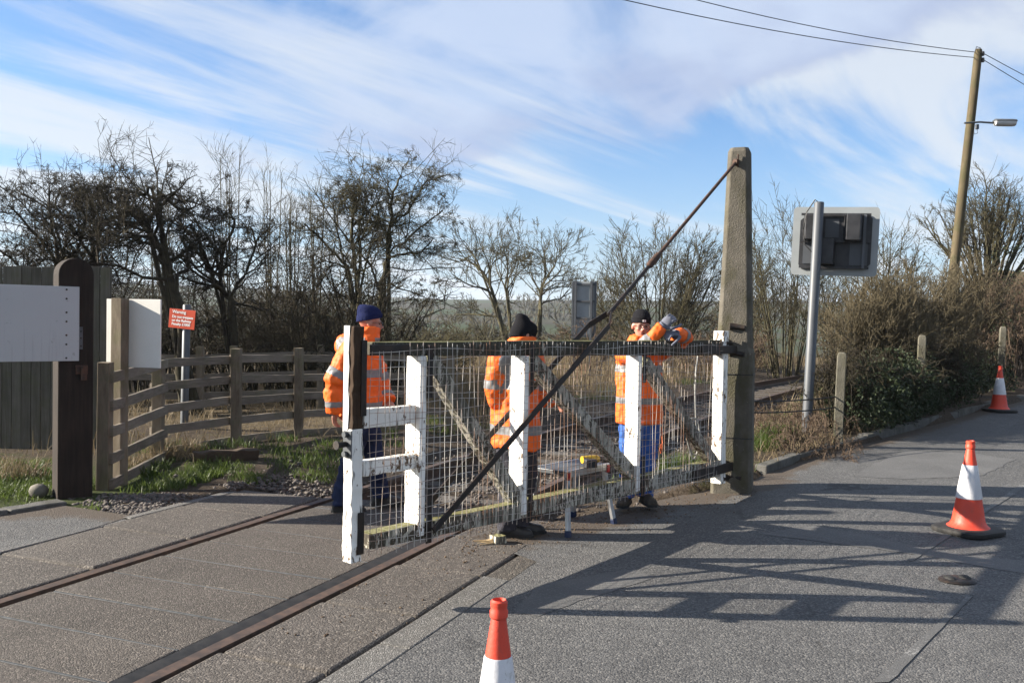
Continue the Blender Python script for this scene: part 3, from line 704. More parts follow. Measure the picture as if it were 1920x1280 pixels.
for t in TS: vbar('upright', t, bb(t) + 0.02, tt(t) - th(t) - 0.002, 0.055, 0.125, M['paint_clean'])
hp = vbar('heel_post', gt(1352), 0.16, 1.585, 0.095, 0.105, M['paint'], jit=0.004)
for a, b in ((767, 803), (864, 893)):
    zc = (gpt(672, a).z + gpt(672, b).z) / 2; hh = gpt(672, a).z - gpt(672, b).z
    hbar('middle_rail', 0.0115, TS[0] - 0.008, lambda t: zc, lambda t: hh, M['paint'], depth=0.07, seg=5)
def brace(pa, pb, w=0.105):
    a, b = gpt(*pa) - GL, gpt(*pb) - GL
    mb = MB().beam(a, b, 0.075, w, up=ZUP, seg=10, jit=0.0025, rnd=grn); return mb.build('brace', M['paint_brace'], gate, bevel=0.005)
brace((803, 672), (976, 946)); brace((995, 676), (1192, 893)); brace((1207, 678), (1342, 868))
# ironwork: straps at the joints
def strap(name, t, z0, z1, w=0.05, mat=None, off=0.072, d=0.008):
    return vbar(name, t, z0, z1, w, d, mat or M['iron'], off=off, seg=3, jit=0.001, bev=0.002)
for t in TS:
    strap('iron_strap', t + 0.012, bb(t) - 0.03, bb(t) + 0.30, 0.045); strap('iron_strap', t + 0.010, tt(t) - 0.34, tt(t) - 0.02, 0.045)
strap('iron_strap', 0.006, bb(0) - 0.02, bb(0) + 0.22, 0.045, off=0.043)
strap('iron_strap', 0.008, tt(0) - 0.42, tt(0) + 0.01, 0.040, off=0.042)
hbar('iron_strap', 0.016, 0.085, lambda t: 1.465, lambda t: 0.060, M['iron'], depth=0.012, seg=6, off=0.053, jit=0.004)
hbar('hinge_strap', 0.885, 1.035, lambda t: tt(1) - 0.085, lambda t: 0.075, M['iron'], depth=0.020, seg=5, off=0.075)
hbar('hinge_strap', 0.865, 1.030, lambda t: bb(1) + 0.075, lambda t: 0.085, M['iron'], depth=0.020, seg=5, off=0.075)
mb = MB().tube([G(1.005, 0.17, .02), G(1.005, 1.50, .02)], 0.022, 10); mb.build('hinge_rod', M['iron'], gate, True)
for z in (0.20, 0.33, 1.40, 1.47):
    MB().tube([G(1.0, z, .03), G(1.028, z, .02)], 0.032, 10).build('hinge_eye', M['iron'], gate, True)
# latch with its nose and two bolts
lz = gpt(655, 832).z
lt = MB().box((0, 0, 0), (0.008, 0.072, 0.155), Matrix(((gdir.x, gn.x, 0), (gdir.y, gn.y, 0), (0, 0, 1)))); 
lt.v = [tuple(Vector(p) + G(0, lz, 0.004) - gdir * 0.046) for p in lt.v]
latch = lt.build('latch', M['galv'], gate, bevel=0.003)
for dz in (0.055, -0.055): 
    b = MB().tube([G(0, lz + dz, 0) - gdir * 0.055, G(0, lz + dz, 0) - gdir * 0.072], 0.017, 10); b.build('bolt', M['galv'], latch, True)
MB().tube([G(0, lz, 0) - gdir * 0.055, G(0, lz, 0) - gdir * 0.10, G(0, lz, 0) - gdir * 0.125], [0.016, 0.018, 0.026], 10).build('latch_nose', M['iron'], latch, True)
# the wire mesh stapled over the front
mb = MB(); off = 0.084
nv = 84
for i in range(nv):
    t = 0.012 + (0.965 - 0.012) * i / (nv - 1); z0 = bb(t) - 0.01 - grn.uniform(0, .03); z1 = tt(t) - 0.015 + grn.uniform(-.02, .02)
    if TS[0] > t and t < 0.075: z1 = min(z1, 1.46)
    pts = [G(t + 0.0016 * math.sin(i * 1.7 + k * 1.4), z0 + (z1 - z0) * k / 5, off + 0.006 * math.sin(i * 2.1 + k * 1.3)) for k in range(6)]
    mb.tube(pts, 0.0019, 4)
for j in range(23):
    z = 0.0 + j / 22.0
    pts = [G(0.008 + 0.962 * k / 22, bb(t0) + 0.0 + (tt(t0) - 0.05 - bb(t0)) * z + 0.011 * math.sin(j * 2.2 + k * 1.1), off + 0.003 + 0.007 * math.sin(j + k * 1.9)) for k in range(23) for t0 in (0.008 + 0.962 * k / 22,)]
    mb.tube(pts, 0.0015, 4)
mb.build('wire_mesh', M['wire'], gate)
# tension stay: two flat bars that straddle the gate, joined to a rod that runs to the head of the post
fork = gpt(1141, 588) - GL; foot_t = gt(795); foot = G(foot_t, bb(foot_t) + 0.05)
for s in (-1, 1):
    mb = MB().beam(foot + gn * (0.105 * s), fork + gn * (0.095 * s) + (foot - fork).normalized() * 0.16, 0.011, 0.042, up=ZUP)
    mb.beam(fork + gn * (0.095 * s) + (foot - fork).normalized() * 0.162, fork + gn * 0.018 * s, 0.011, 0.042, up=ZUP)
    mb.build('stay_bar', M['iron'], gate, bevel=0.002)
PC = Vector((2.14, 8.72, 0)); PC.z = gz(2.14, 8.72)
ptop = at(1380, 304, 8.62) - GL
turn = gpt(1213, 500) - GL; turn = fork.lerp(ptop, 0.31)
dd = (ptop - fork).normalized()
MB().tube([fork - dd * .02, turn], 0.0155, 8).build('stay_rod', M['iron'], gate, True)
MB().tube([turn - dd * 0.10, turn - dd * .08, turn + dd * .05, turn + dd * .11], [0.02, 0.029, 0.030, 0.018], 8).build('turnbuckle', M['rust'], gate, True)
MB().tube([turn + dd * .10, ptop], 0.0150, 8).build('stay_rod', M['rust'], gate, True)

# ------------------------------------------------------------------ concrete gate post
a_ = R(19)
cp = empty('gate_post', PC, 'tall tapered concrete gate post with chamfered edges holding the stay rod of the gate', 'post', rz=-a_)
mb = MB(); H = at(1396, 279, 8.72).z - PC.z
def oct_(w, d, c, z): 
    w /= 2; d /= 2
    return [Vector((x, y, z)) for x, y in ((-w + c, -d), (w - c, -d), (w, -d + c), (w, d - c), (w - c, d), (-w + c, d), (-w, d - c), (-w, -d + c))]
rings = []
for z, w, d, c in ((-0.3, .385, .34, .03), (0.9, .365, .32, .03), (1.42, .350, .305, .03), (1.47, .325, .29, .038), (2.2, .275, .255, .038), (H - .10, .212, .205, .038), (H - .04, .208, .202, .038), (H, .170, .165, .03)):
    rings.append(oct_(w, d, c, z))
mb.loft(rings); mb.build('shaft', M['concrete'], cp, bevel=0.008)
def local(o, p): return rotz(-o.rotation_euler.z) @ (Vector(p) - Vector(o.location))
pl_ = local(cp, ptop + GL)
MB().tube([Vector((pl_.x + .02, -.02, pl_.z - .01)), pl_ - Vector((.0, .0, 0)), pl_ + Vector((-.012, -.012, 0.0))], [.028, .030, .034], 10).build('stay_eye', M['rust'], cp, True)
MB().tube([pl_ + Vector((.02, -.01, -.05)), pl_ + Vector((.02, -.01, .07))], .008, 8).build('pin', M['rust'], cp, True)
for py, ll in ((612, .19), (662, .10), (893, .15)):
    q = local(cp, at(1372, py, 8.58))
    MB().tube([Vector((q.x - .02, q.y + .01, q.z)), Vector((q.x + .03, -.135, q.z)), Vector((.10, -.155, q.z - .01))], [.036, .030, .022], 10).build('hinge_bracket', M['iron'], cp, True)
for z in (0.62, 1.22): mb = MB().loft([oct_(.388 - .018 * z, .345 - .018 * z, .03, z), oct_(.388 - .018 * z, .345 - .018 * z, .03, z + .008)]); mb.build('wire_band', M['cable'], cp)
# pale cable hanging loose in the heel panel
cb = [gpt(1322, 668), gpt(1318, 720), gpt(1322, 800), gpt(1327, 838), gpt(1318, 862), gpt(1308, 835), gpt(1300, 800), gpt(1316, 785), gpt(1327, 800), gpt(1325, 850), gpt(1313, 848), gpt(1304, 812)]
sm = []
for i in range(len(cb) - 1):
    for k in range(4):
        p0, p1, p2, p3 = cb[max(i - 1, 0)], cb[i], cb[i + 1], cb[min(i + 2, len(cb) - 1)]; t = k / 4
        sm.append(0.5 * ((2 * p1) + (p2 - p0) * t + (2 * p0 - 5 * p1 + 4 * p2 - p3) * t * t + (3 * p1 - p0 - 3 * p2 + p3) * t ** 3))
MB().tube([p - GL - gn * 0.07 for p in sm], 0.009, 6).build('loose_cable', M['cable_grey'], gate, True)

# ------------------------------------------------------------------ left: dark timber post, white boards
def orient(b): return math.atan2(math.sin(b), math.cos(b))
DPz = gz(-3.95, 8.15)
dp = empty('timber_post', (-3.93, 8.15, DPz), 'thick black creosoted timber post with rounded top carrying the bolted white board', 'post', rz=R(38))
hd = at(137, 484, 8.1).z - DPz
w2 = 0.145
out = [(-w2, -.35), (w2, -.35), (w2, hd - w2)] + [(w2 * math.cos(R(k)), hd - w2 + w2 * math.sin(R(k))) for k in range(15, 180, 15)] + [(-w2, hd - w2)]
MB().prism(out, (0, -.11, 0), (1, 0, 0), (0, 0, 1), (0, .22, 0)).build('shaft', M['creosote'], dp, bevel=0.008)
mb = MB().box((.035, -.116, 1.42), (.034, .010, .20)); pk = mb.build('keeper_plate', M['galv'], dp, bevel=.002)
for k in (-.07, 0.0, .06): MB().tube([(.035, -.121, 1.42 + k), (.035, -.128, 1.42 + k)], .008, 8).build('bolt', M['iron'], pk, True)
mb = MB().box((.045, -.118, 1.14), (.10, .014, .08)).box((.06, -.13, 1.11), (.05, .03, .13)); mb.build('rusty_staple', M['rust'], dp, bevel=.002)
wbz = at(133, 607, 8.0).z - DPz
wb = empty('white_board', (-3.93, 8.15, DPz), 'large blank white board with a row of bolts, cut by the left edge', 'board', rz=R(38))
MB().box((-.63, -.125, wbz), (1.30, .018, .655)).build('panel', M['white_board'], wb, bevel=.003)
MB().box((-.95, -.096, wbz), (.07, .04, .60)).build('batten', M['fence'], wb)
for k in range(7): MB().tube([(-.085, -.134, wbz - .30 + k * .10 + (.02 if k % 2 else 0)), (-.085, -.139, wbz - .30 + k * .10 + (.02 if k % 2 else 0))], .0085, 8).build('bolt', M['iron'], wb, True)
B2 = gp(210, 912); B2.z = gz(B2.x, B2.y)
b2 = empty('white_board', (B2.x, B2.y + .15, B2.z), 'speckled white board nailed behind a square timber post beside the ranch fence', 'board', rz=R(-14))
top2 = at(212, 559, B2.y + .15).z - B2.z
MB().beam((0, 0, -.3), (0, 0, top2), .115, .115, up=(0, 1, 0), seg=8, jit=.002, rnd=grn).build('post', M['fence'], b2, bevel=.004)
MB().box((.10, .072, top2 - .335), (.60, .018, .66)).build('panel', M['flaked'], b2, bevel=.002)

# ------------------------------------------------------------------ ranch fences
def fence(name, pts, hts, post_h, label, w=.11, rh=.095, seed=1, rz_=0.0):
    fr = random.Random(seed); o = Vector(pts[0]); root = empty(name, o, label, 'fence')
    P = []
    for p in pts:
        p = Vector(p); h = post_h + fr.uniform(-.03, .03)
        lean = Vector((fr.uniform(-.015, .015), fr.uniform(-.015, .015), 0))
        MB().beam(p - o - ZUP * .3, p - o + ZUP * h + lean, w, w, up=(0, 1, 0), seg=6, jit=.003, rnd=fr).build('post', M['fence'], root, bevel=.005)
        P.append(p)
    for i in range(len(P) - 1):
        d = (P[i + 1] - P[i]).normalized(); n = Vector((-d.y, d.x, 0)).normalized()
        if n.y < 0: n = -n
        for h in hts:
            a = P[i] + n * (w / 2 + .02) + ZUP * (h + fr.uniform(-.015, .015)) - d * .04; b = P[i + 1] + n * (w / 2 + .02) + ZUP * (h + fr.uniform(-.015, .015)) + d * .04
            sg = (a - o).lerp(b - o, .5)
            MB().beam(a - o, b - o, .036, rh, up=ZUP, seg=8, jit=.003, rnd=fr).build('rail', M['fence_rail'], root, bevel=.003)
    return root
def onz(px, py):
    p = gp(px, py); p.z = gz(p.x, p.y); return p
f1 = [onz(195, 917), onz(296, 866), onz(443, 842), onz(560, 822)]
f1 += [Vector((-1.85, 13.0, 0)), Vector((-0.9, 13.4, 0))]
for p in f1[4:]: p.z = gz(p.x, p.y)
fence('ranch_fence', f1, (.05, .29, .54, .79, 1.05), 1.17, 'near brown ranch fence with five rails running back from the black post', seed=2)
f2 = [Vector((-7.2, 14.8, 0)), Vector((-5.2, 15.2, 0)), Vector((-4.75, 15.5, 0)), Vector((-3.4, 16.2, 0)), Vector((-2.0, 17.0, 0))]
for p in f2: p.z = gz(p.x, p.y)
fence('ranch_fence', f2, (.30, .62, .95), 1.12, 'further ranch fence with three rails, behind the red warning sign', seed=4, rh=.11)
# tall close-boarded fence
br = random.Random(8); bf0 = Vector((-7.0, 10.75, 0)); bf0.z = gz(-7.0, 10.75)
bf = empty('board_fence', bf0, 'tall grey close-boarded fence behind the white boards', 'fence')
k = 0; x = 0.0
while x < 2.20:
    wd = .115; h = 2.14 + br.uniform(-.012, .012)
    if 1.02 < x < 1.05: pass
    MB().box((x, .004 * (k % 2), h / 2 - .05), (wd - .008, .02 + .002 * (k % 3), h + .1), Matrix.Rotation(br.uniform(-.004, .004), 3, 'Y')).build('board', M['board_fence'], bf, bevel=.002)
    x += wd; k += 1
for z in (.35, 1.05, 1.80): MB().box((1.05, .055, z), (2.2, .05, .08)).build('rail', M['board_fence'], bf)
for xx in (.05, 1.15, 2.15): MB().box((xx, .12, 1.0), (.09, .09, 2.3)).build('post', M['board_fence'], bf)

# ------------------------------------------------------------------ warning sign with lettering
wsY = 12.9; wsb = at(345, 800, wsY); wsb.z = gz(wsb.x, wsY)
ws = empty('warning_sign', wsb, 'small orange-red trespass warning sign with white lettering on a round grey pole', 'sign', rz=R(-12))
tz = at(352, 571, wsY).z - wsb.z; lean = (at(352, 571, wsY).x - wsb.x) * .75
MB().tube([(0, 0, -.2), (lean, 0, tz - .01), (lean, 0, tz)], [.054, .054, .046], 16).build('pole', M['galv'], ws, True)
pzc = at(347, 598, wsY).z - wsb.z
tilt = Matrix.Rotation(R(4.5), 3, 'Y')
mb = MB().box((0, 0, 0), (.405, .006, .27), tilt); mb.v = [tuple(Vector(p) + Vector((lean - .035, -.062, pzc))) for p in mb.v]
plate = mb.build('plate', M['sign_red'], ws, bevel=.002)
for dz in (.06, -.06): MB().box((lean, -.035, pzc + dz), (.12, .05, .03)).build('clamp', M['galv'], ws)
def text_mesh(body, size, mat, parent, origin, rot, name='lettering', bold=0.0, extrude=0.001):
    cu = bpy.data.curves.new('t', 'FONT'); cu.body = body; cu.size = size; cu.extrude = extrude; cu.offset = bold; cu.align_x = 'LEFT'
    to = bpy.data.objects.new('t', cu); col.objects.link(to)
    dg = bpy.context.evaluated_depsgraph_get(); me = bpy.data.meshes.new_from_object(to.evaluated_get(dg))
    bpy.data.objects.remove(to); bpy.data.curves.remove(cu)
    me.name = name; me.materials.clear(); me.materials.append(mat)
    me.transform(Matrix.Translation(origin) @ rot.to_4x4() @ Matrix.Rotation(R(90), 4, 'X'))
    o = bpy.data.objects.new(name, me); return link(o, parent)
c0 = Vector((lean - .035, -.0668, pzc))
for tx, xx, zz, sz_ in (('Warning', -.155, .075, .060), ('Do not trespass', -.155, .010, .0505), ('on the Railway', -.155, -.042, .0505), ('Penalty \u00a31000', -.155, -.094, .0505)):
    text_mesh(tx, sz_, M['sign_white'], plate, c0 + tilt @ Vector((xx, 0, zz)), tilt, bold=.0012)

# ------------------------------------------------------------------ rear of the crossing signal
sgY = 11.8; sb = at(1511, 806, sgY); sb.z = gz(sb.x, sgY)
sg = empty('crossing_signal', sb, 'grey pole with the back of a square crossing signal board and black lamp housings', 'traffic signal', rz=R(-20))
RZ = rotz(R(20))
ptp = RZ @ (at(1536, 379, sgY) - sb)
MB().tube([(0, 0, -.3), (ptp.x, ptp.y, ptp.z - .01), (ptp.x, ptp.y, ptp.z)], [.064, .062, .055], 18).build('pole', M['grey_paint'], sg, True)
bc = RZ @ (at(1565, 452, sgY + .14) - sb); bw, bh, rc = 1.07, .90, .05
ol = []
for cx, cz, a0 in ((bw / 2 - rc, bh / 2 - rc, 0), (-bw / 2 + rc, bh / 2 - rc, 90), (-bw / 2 + rc, -bh / 2 + rc, 180), (bw / 2 - rc, -bh / 2 + rc, 270)):
    ol += [(cx + rc * math.cos(R(a0 + k)), cz + rc * math.sin(R(a0 + k))) for k in range(0, 91, 30)]
tl = Matrix.Rotation(R(1.6), 3, 'Y')
def sgb(mb, name, mat, parent=sg, **kw):
    mb.v = [tuple(tl @ Vector(p) + bc) for p in mb.v]; return mb.build(name, mat, parent, **kw)
bd = sgb(MB().prism(ol, (0, .05, 0), (1, 0, 0), (0, 0, 1), (0, .012, 0)), 'backboard', M['grey_light'])
hx = [(-.37, .33), (.40, .35), (.45, .30), (.45, -.29), (.39, -.35), (-.40, -.37), (-.44, -.31), (-.44, .27)]
sgb(MB().prism(hx, (0, .028, 0), (1, 0, 0), (0, 0, 1), (0, .020, 0)), 'inner_board', M['black_plastic'])
def hexbox(cx, cz, w, h, d, name='lamp_housing'):
    o = [(-w / 2, 0), (-w / 2 * .75, -d), (w / 2 * .75, -d), (w / 2, 0)]
    mb = MB().prism(o, (cx, .027, cz - h / 2), (1, 0, 0), (0, 1, 0), (0, 0, h)); return sgb(mb, name, M['black_plastic'], bevel=.012)
hexbox(-.30, .17, .20, .33, .20); hexbox(.22, .17, .24, .34, .20); hexbox(-.09, -.15, .22, .33, .20)
for cx, cz, w, h in ((-.04, .17, .17, .24), (-.31, -.16, .16, .28), (.30, -.16, .22, .30)): sgb(MB().box((cx, .022, cz), (w, .008, h)), 'grey_panel', M['grey_paint'])
for z in (.345, -.005, -.345): sgb(MB().box((.0, -.02, z), (.86, .04, .028)), 'crossbar', M['black_plastic'])
sgb(MB().box((.36, -.03, 0), (.035, .05, .70)), 'upright_bar', M['grey_paint'])
cbp = [Vector((ptp.x, ptp.y, ptp.z - .01)), Vector((ptp.x - .05, ptp.y - .02, ptp.z + .03)), Vector((ptp.x - .15, ptp.y, ptp.z - .12)), Vector((ptp.x - .19, ptp.y, ptp.z - .35)), Vector((ptp.x - .16, ptp.y, ptp.z - .55)), Vector((ptp.x - .06, ptp.y - .02, ptp.z - .66))]
MB().tube(cbp, .009, 6).build('cable', M['cable'], sg, True)
# grey sign seen from the back, further along the line
rs = at(1093, 700, 27.0); rs.z = gz(rs.x, 27.0)
rsg = empty('railway_sign', rs, 'tall narrow grey sign seen from behind on two thin posts beside the track', 'sign', rz=R(-12))
s_ = 27.0 / FPX; zt = at(1092, 528, 27.0).z - rs.z; zb = at(1092, 632, 27.0).z - rs.z
MB().box((0, .03, (zt + zb) / 2), (44 * s_, .02, zt - zb)).build('panel', M['grey_light'], rsg, bevel=.004)
for xx in (-17 * s_, 13 * s_): MB().box((xx, -.02, zt / 2 - .1), (.07, .07, zt + .25)).build('post', M['grey_paint'], rsg)
for xx in (-22 * s_, 21 * s_): MB().box((xx, .0, (zt + zb) / 2), (.05, .06, zt - zb + .04)).build('edge_channel', M['grey_paint'], rsg)
for k in range(4): MB().box((0, -.005, zb + .08 + (zt - zb - .16) * k / 3), (40 * s_, .04, .05)).build('crossbar', M['grey_paint'], rsg)

# ------------------------------------------------------------------ telegraph pole, lamp and wires
tpY = 20.6; tb_ = at(1771, 690, tpY); tb_.z = gz(tb_.x, tpY) - .1
tp = empty('telegraph_pole', tb_, 'tall leaning wooden telegraph pole with a small street lamp on a bracket', 'pole')
tq = at(1835, 93, tpY) - tb_
MB().tube([Vector((0, 0, -.3))] + [tq * k for k in (.2, .4, .6, .8, .985)] + [tq], [.112, .109, .104, .098, .092, .086, .070], 16).build('shaft', M['pole_wood'], tp, True)
def tl_(px, py, dy=0.0): return at(px, py, tpY + dy) - tb_
MB().tube([tl_(1808, 231, -.12), tl_(1838, 229, -.14), tl_(1866, 231, -.14)], .022, 8).build('lamp_arm', M['galv'], tp, True)
lh = tl_(1884, 231, -.14)
mb = MB().loft([[lh + Vector((x, .10 * s * math.cos(a), .075 * s * math.sin(a) + (.015 if math.sin(a) > 0 else 0))) for a in np.linspace(0, 2 * math.pi, 13)[:-1]] for x, s in ((-.235, .5), (-.22, .85), (-.12, 1.0), (.16, 1.0), (.225, .85), (.245, .45))])
lmp = mb.build('street_lamp_head', M['glass'], tp, True)
mb = MB().loft([[lh + Vector((x, .108 * s * math.cos(a), .03 + .062 * s * max(0, math.sin(a)))) for a in np.linspace(0, 2 * math.pi, 13)[:-1]] for x, s in ((-.25, .6), (-.22, .95), (.17, 1.0), (.235, .9), (.255, .5))]); mb.build('lamp_cover', M['galv'], lmp, True)
MB().box(tl_(1832, 238, -.16), (.07, .06, .11)).build('junction_box', M['grey_paint'], tp, bevel=.01)
MB().tube([tl_(1832, 243, -.16), tl_(1833, 250, -.18), tl_(1827, 252, -.16), tl_(1826, 246, -.14)], .007, 5).build('lamp_cable', M['cable'], tp)
for py in (101, 113):
    MB().lathe([(.02, -.05), (.035, -.04), (.035, -.01), (.022, 0), (.036, .01), (.03, .045), (.015, .055)], 10, tl_(1843, py, -.06)).build('insulator', M['black_plastic'], tp, True)
MB().tube([tl_(1828, 98, -.1), tl_(1831, 88), tl_(1838, 90), tl_(1840, 104, -.1)], .008, 5).build('wire_loop', M['cable'], tp)
def wire(p0, p1, sag, lab, n=14):
    o = Vector(p0); pts = []
    for k in range(n + 1):
        t = k / n; p = Vector(p0).lerp(Vector(p1), t); p.z -= sag * 4 * t * (1 - t); pts.append(p - o)
    w = MB().tube(pts, .0085, 5).build('overhead_wire', M['cable'], None, True, label=lab, cat='wire', group='overhead wires on the telegraph pole'); w.location = o
wire(at(1828, 98, tpY), at(900, -118, 15.0), .25, 'upper of the two overhead wires running left from the pole head')
wire(at(1826, 108, tpY), at(900, -66, 14.2), .20, 'lower of the two overhead wires running left from the pole head')
wire(at(1845, 101, tpY), at(2250, 285, 36.0), .2, 'upper of the two overhead wires running right from the pole head')
wire(at(1845, 113, tpY), at(2250, 325, 36.0), .2, 'lower of the two overhead wires running right from the pole head')

# ------------------------------------------------------------------ traffic cones
def cone(loc, label, rz=0.0, s=1.0, tilt=0.0):
    r = empty('traffic_cone', loc, label, 'cone', rz, group='traffic cones')
    def prof(z): return .128 + (.029 - .128) * (z - .045) / (.66 - .045)
    mb = MB(); n = 28; sq = []
    for k in range(n):
        a = 2 * math.pi * k / n; c, d = math.cos(a), math.sin(a); q = min(1 / max(abs(c), .001), 1 / max(abs(d), .001)); q = min(q, 1.19)
        sq.append((c * q, d * q))
    rings = [[Vector((x * w, y * w, z)) for x, y in sq] for w, z in ((.215, .0), (.222, .010), (.220, .035), (.205, .045), (.16, .047))]
    mb.loft(rings).build('base', M['rubber'], r, True)
    mb = MB().lathe([(.158, .046), (.150, .052), (.135, .066)] + [(prof(z), z) for z in (.09, .15, .21, .27)] , 28); mb.build('lower_body', M['cone_red'], r, True)
    MB().lathe([(prof(.2705) + .004, .2705), (prof(.275) + .005, .275), (prof(.525) + .005, .525), (prof(.53) + .003, .530)], 28).build('reflective_sleeve', M['cone_white'], r, True)
    MB().lathe([(prof(.5305) + .001, .5305), (prof(.62), .62), (prof(.66), .655), (.035, .660), (.036, .680), (.031, .688), (.033, .698), (.033, .712), (.026, .718), (.022, .700)], 28).build('upper_body', M['cone_red'], r, True)
    r.scale = (s, s, s); r.rotation_euler = (tilt, 0, rz); return r
c2 = gpr(1815, 997); cone(c2, 'middle-distance traffic cone standing on the tarmac at right, in full view', .5, 1.0)
c3 = gpr(1873, 771); c3 = Vector((c3.x, c3.y, gpr(1873, 771).z)); cone(c3, 'farthest traffic cone, by the dark hedge at the right edge', .2, 1.04)
cn = Vector((-.028, 3.02, 0)); cn.z = float(road_z(cn.x, cn.y)); cc = cone(cn, 'nearest traffic cone, cut off by the bottom of the picture', .8, 1.0); cc.scale = (.86, .86, 1.0)

# ------------------------------------------------------------------ concrete fence posts with wire
def cpost(px, py, Yd, h, lab):
    p = at(px, py, Yd); p.z = gz(p.x, Yd); zt_ = at(px, py, Yd).z - p.z
    r = MB(); w = .105
    r.loft([[Vector((a * w / 2 * q, b * w / 2 * q, z)) for a, b in ((-1, -1), (1, -1), (1, 1), (-1, 1))] for z, q in ((-.3, 1.05), (zt_ - .06, 1.0), (zt_ - .015, .85), (zt_, .5))])
    o = r.build('concrete_post', M['concrete_post'], None, bevel=.008, label=lab, cat='post', group='concrete fence posts along the kerb'); o.location = p; o.rotation_euler = (0, R(1.2), R(-18)); return p
q1 = cpost(1575, 660, 11.1, 1.0, 'nearest square concrete fence post, right of the signal pole')
q2 = cpost(1726, 628, 13.3, 1.0, 'concrete fence post half sunk in the brambles, second from the signal pole')
q3 = cpost(1878, 612, 17.2, 1.0, 'ivy-darkened fence post farthest along the lane')
for h in (.42, .55): wire(Vector((q1.x - 1.5, q1.y - .9, q1.z + h)), Vector((q1.x, q1.y, q1.z + h)), .03, 'slack fence wire, the %s of two, tied to the nearest concrete post' % ('lower' if h < .5 else 'upper'), 6)

# ------------------------------------------------------------------ odds and ends on the ground
st_ = gp(72, 932); bo = MB(); sr = random.Random(4)
bo.ell((0, 0, .05), (.085, .07, .065), nu=12, nv=8); bo.v = [tuple(Vector(p) * (1 + sr.uniform(-.04, .04))) for p in bo.v]
o = bo.build('boulder', M['boulder'], None, True, label='rounded pale stone at the foot of the black post', cat='stone'); o.location = (st_.x, st_.y, gz(st_.x, st_.y))
lg = gp(420, 866); o = MB().beam((-.30, -.14, .05), (.34, .15, .06), .16, .12, seg=8, jit=.012, rnd=sr).build('old_sleeper', M['log'], None, bevel=.01, label='old dark timber baulk lying in the grass before the fence', cat='timber'); o.location = (lg.x, lg.y, gz(lg.x, lg.y))
wc = gp(918, 1019)
r = empty('wood_offcut', wc, 'small broken offcut of gate timber with pale splintered end lying by the boots', 'wood', rz=.3)
MB().beam((.02, 0, .03), (.11, .02, .03), .09, .055, seg=3, jit=.006, rnd=sr).build('block', M['paint_brace'], r)
for k in range(7): MB().beam((.02, -.03 + k * .01, .015 + .006 * (k % 4)), (-.08 - .02 * (k % 3), -.04 + k * .013, .01 + .008 * (k % 3)), .010, .008, taper=.3).build('splinter', M['fresh_wood'], r)
# road stud
rp = gpr(1795, 1088); rt = empty('road_stud', rp, 'black cat-eye road stud set in the tarmac near the worn line', 'road stud', rz=.2)
mb = MB().loft([[Vector((x * w * 1.25, y * w, z)) for x, y in [(math.cos(a) , math.sin(a)) for a in np.linspace(0, 2 * math.pi, 17)[:-1]]] for w, z in ((.10, .004), (.092, .014), (.07, .018))]); mb.build('housing', M['iron'], rt, True)
for s in (-1, 1): MB().ell((.055 * s, 0, .018), (.034, .05, .018), nu=10, nv=6).build('rubber_pad', M['rubber'], rt, True)

# ------------------------------------------------------------------ work platform with a drill on it
wp = Vector((.50, 7.30, 0.0)); wpr = empty('work_platform', wp, 'small folding aluminium step platform with navy feet behind the gate', 'platform', rz=R(50))
MB().box((0, 0, .475), (.58, .30, .035)).build('deck', M['galv'], wpr, bevel=.006)
for y in (-.155, .155): MB().box((0, y, .47), (.60, .018, .055)).build('deck_edge', M['alu'], wpr, bevel=.003)
for sx_ in (-1, 1):
    for sy_ in (-1, 1):
        a = Vector((.25 * sx_, .14 * sy_, .45)); b = Vector((.31 * sx_, .20 * sy_, .045))
        lgp = MB().beam(a, b, .04, .028, up=(0, 1, 0)).build('leg', M['alu'], wpr, bevel=.003)
        MB().beam(b, b + (b - a).normalized() * .05, .048, .036, up=(0, 1, 0)).build('foot', M['navy_plastic'], lgp, bevel=.004)
    MB().box((.27 * sx_, -.165, .455), (.035, .02, .06)).build('red_catch', M['red_plastic'], wpr, bevel=.003)
dr = empty('cordless_drill', wp + Vector((.16, .02, .4955)), 'yellow and black cordless drill lying on the work platform', 'drill', rz=R(25))
MB().tube([(-.09, 0, .045), (-.02, 0, .045), (.05, 0, .045), (.07, 0, .045)], [.03, .034, .032, .02], 12).build('motor_body', M['yellow'], dr, True)
MB().tube([(.07, 0, .045), (.11, 0, .045), (.125, 0, .045)], [.022, .020, .010], 12).build('chuck', M['black_plastic'], dr, True)
MB().tube([(.125, 0, .045), (.19, 0, .045)], .004, 6).build('drill_bit', M['galv'], dr, True)
MB().beam((-.06, .0, .04), (-.085, -.11, .035), .036, .045, up=(0, 0, 1)).build('handle', M['black_plastic'], dr, bevel=.008)
MB().box((-.09, -.135, .035), (.10, .05, .065)).build('battery', M['black_plastic'], dr, bevel=.006)
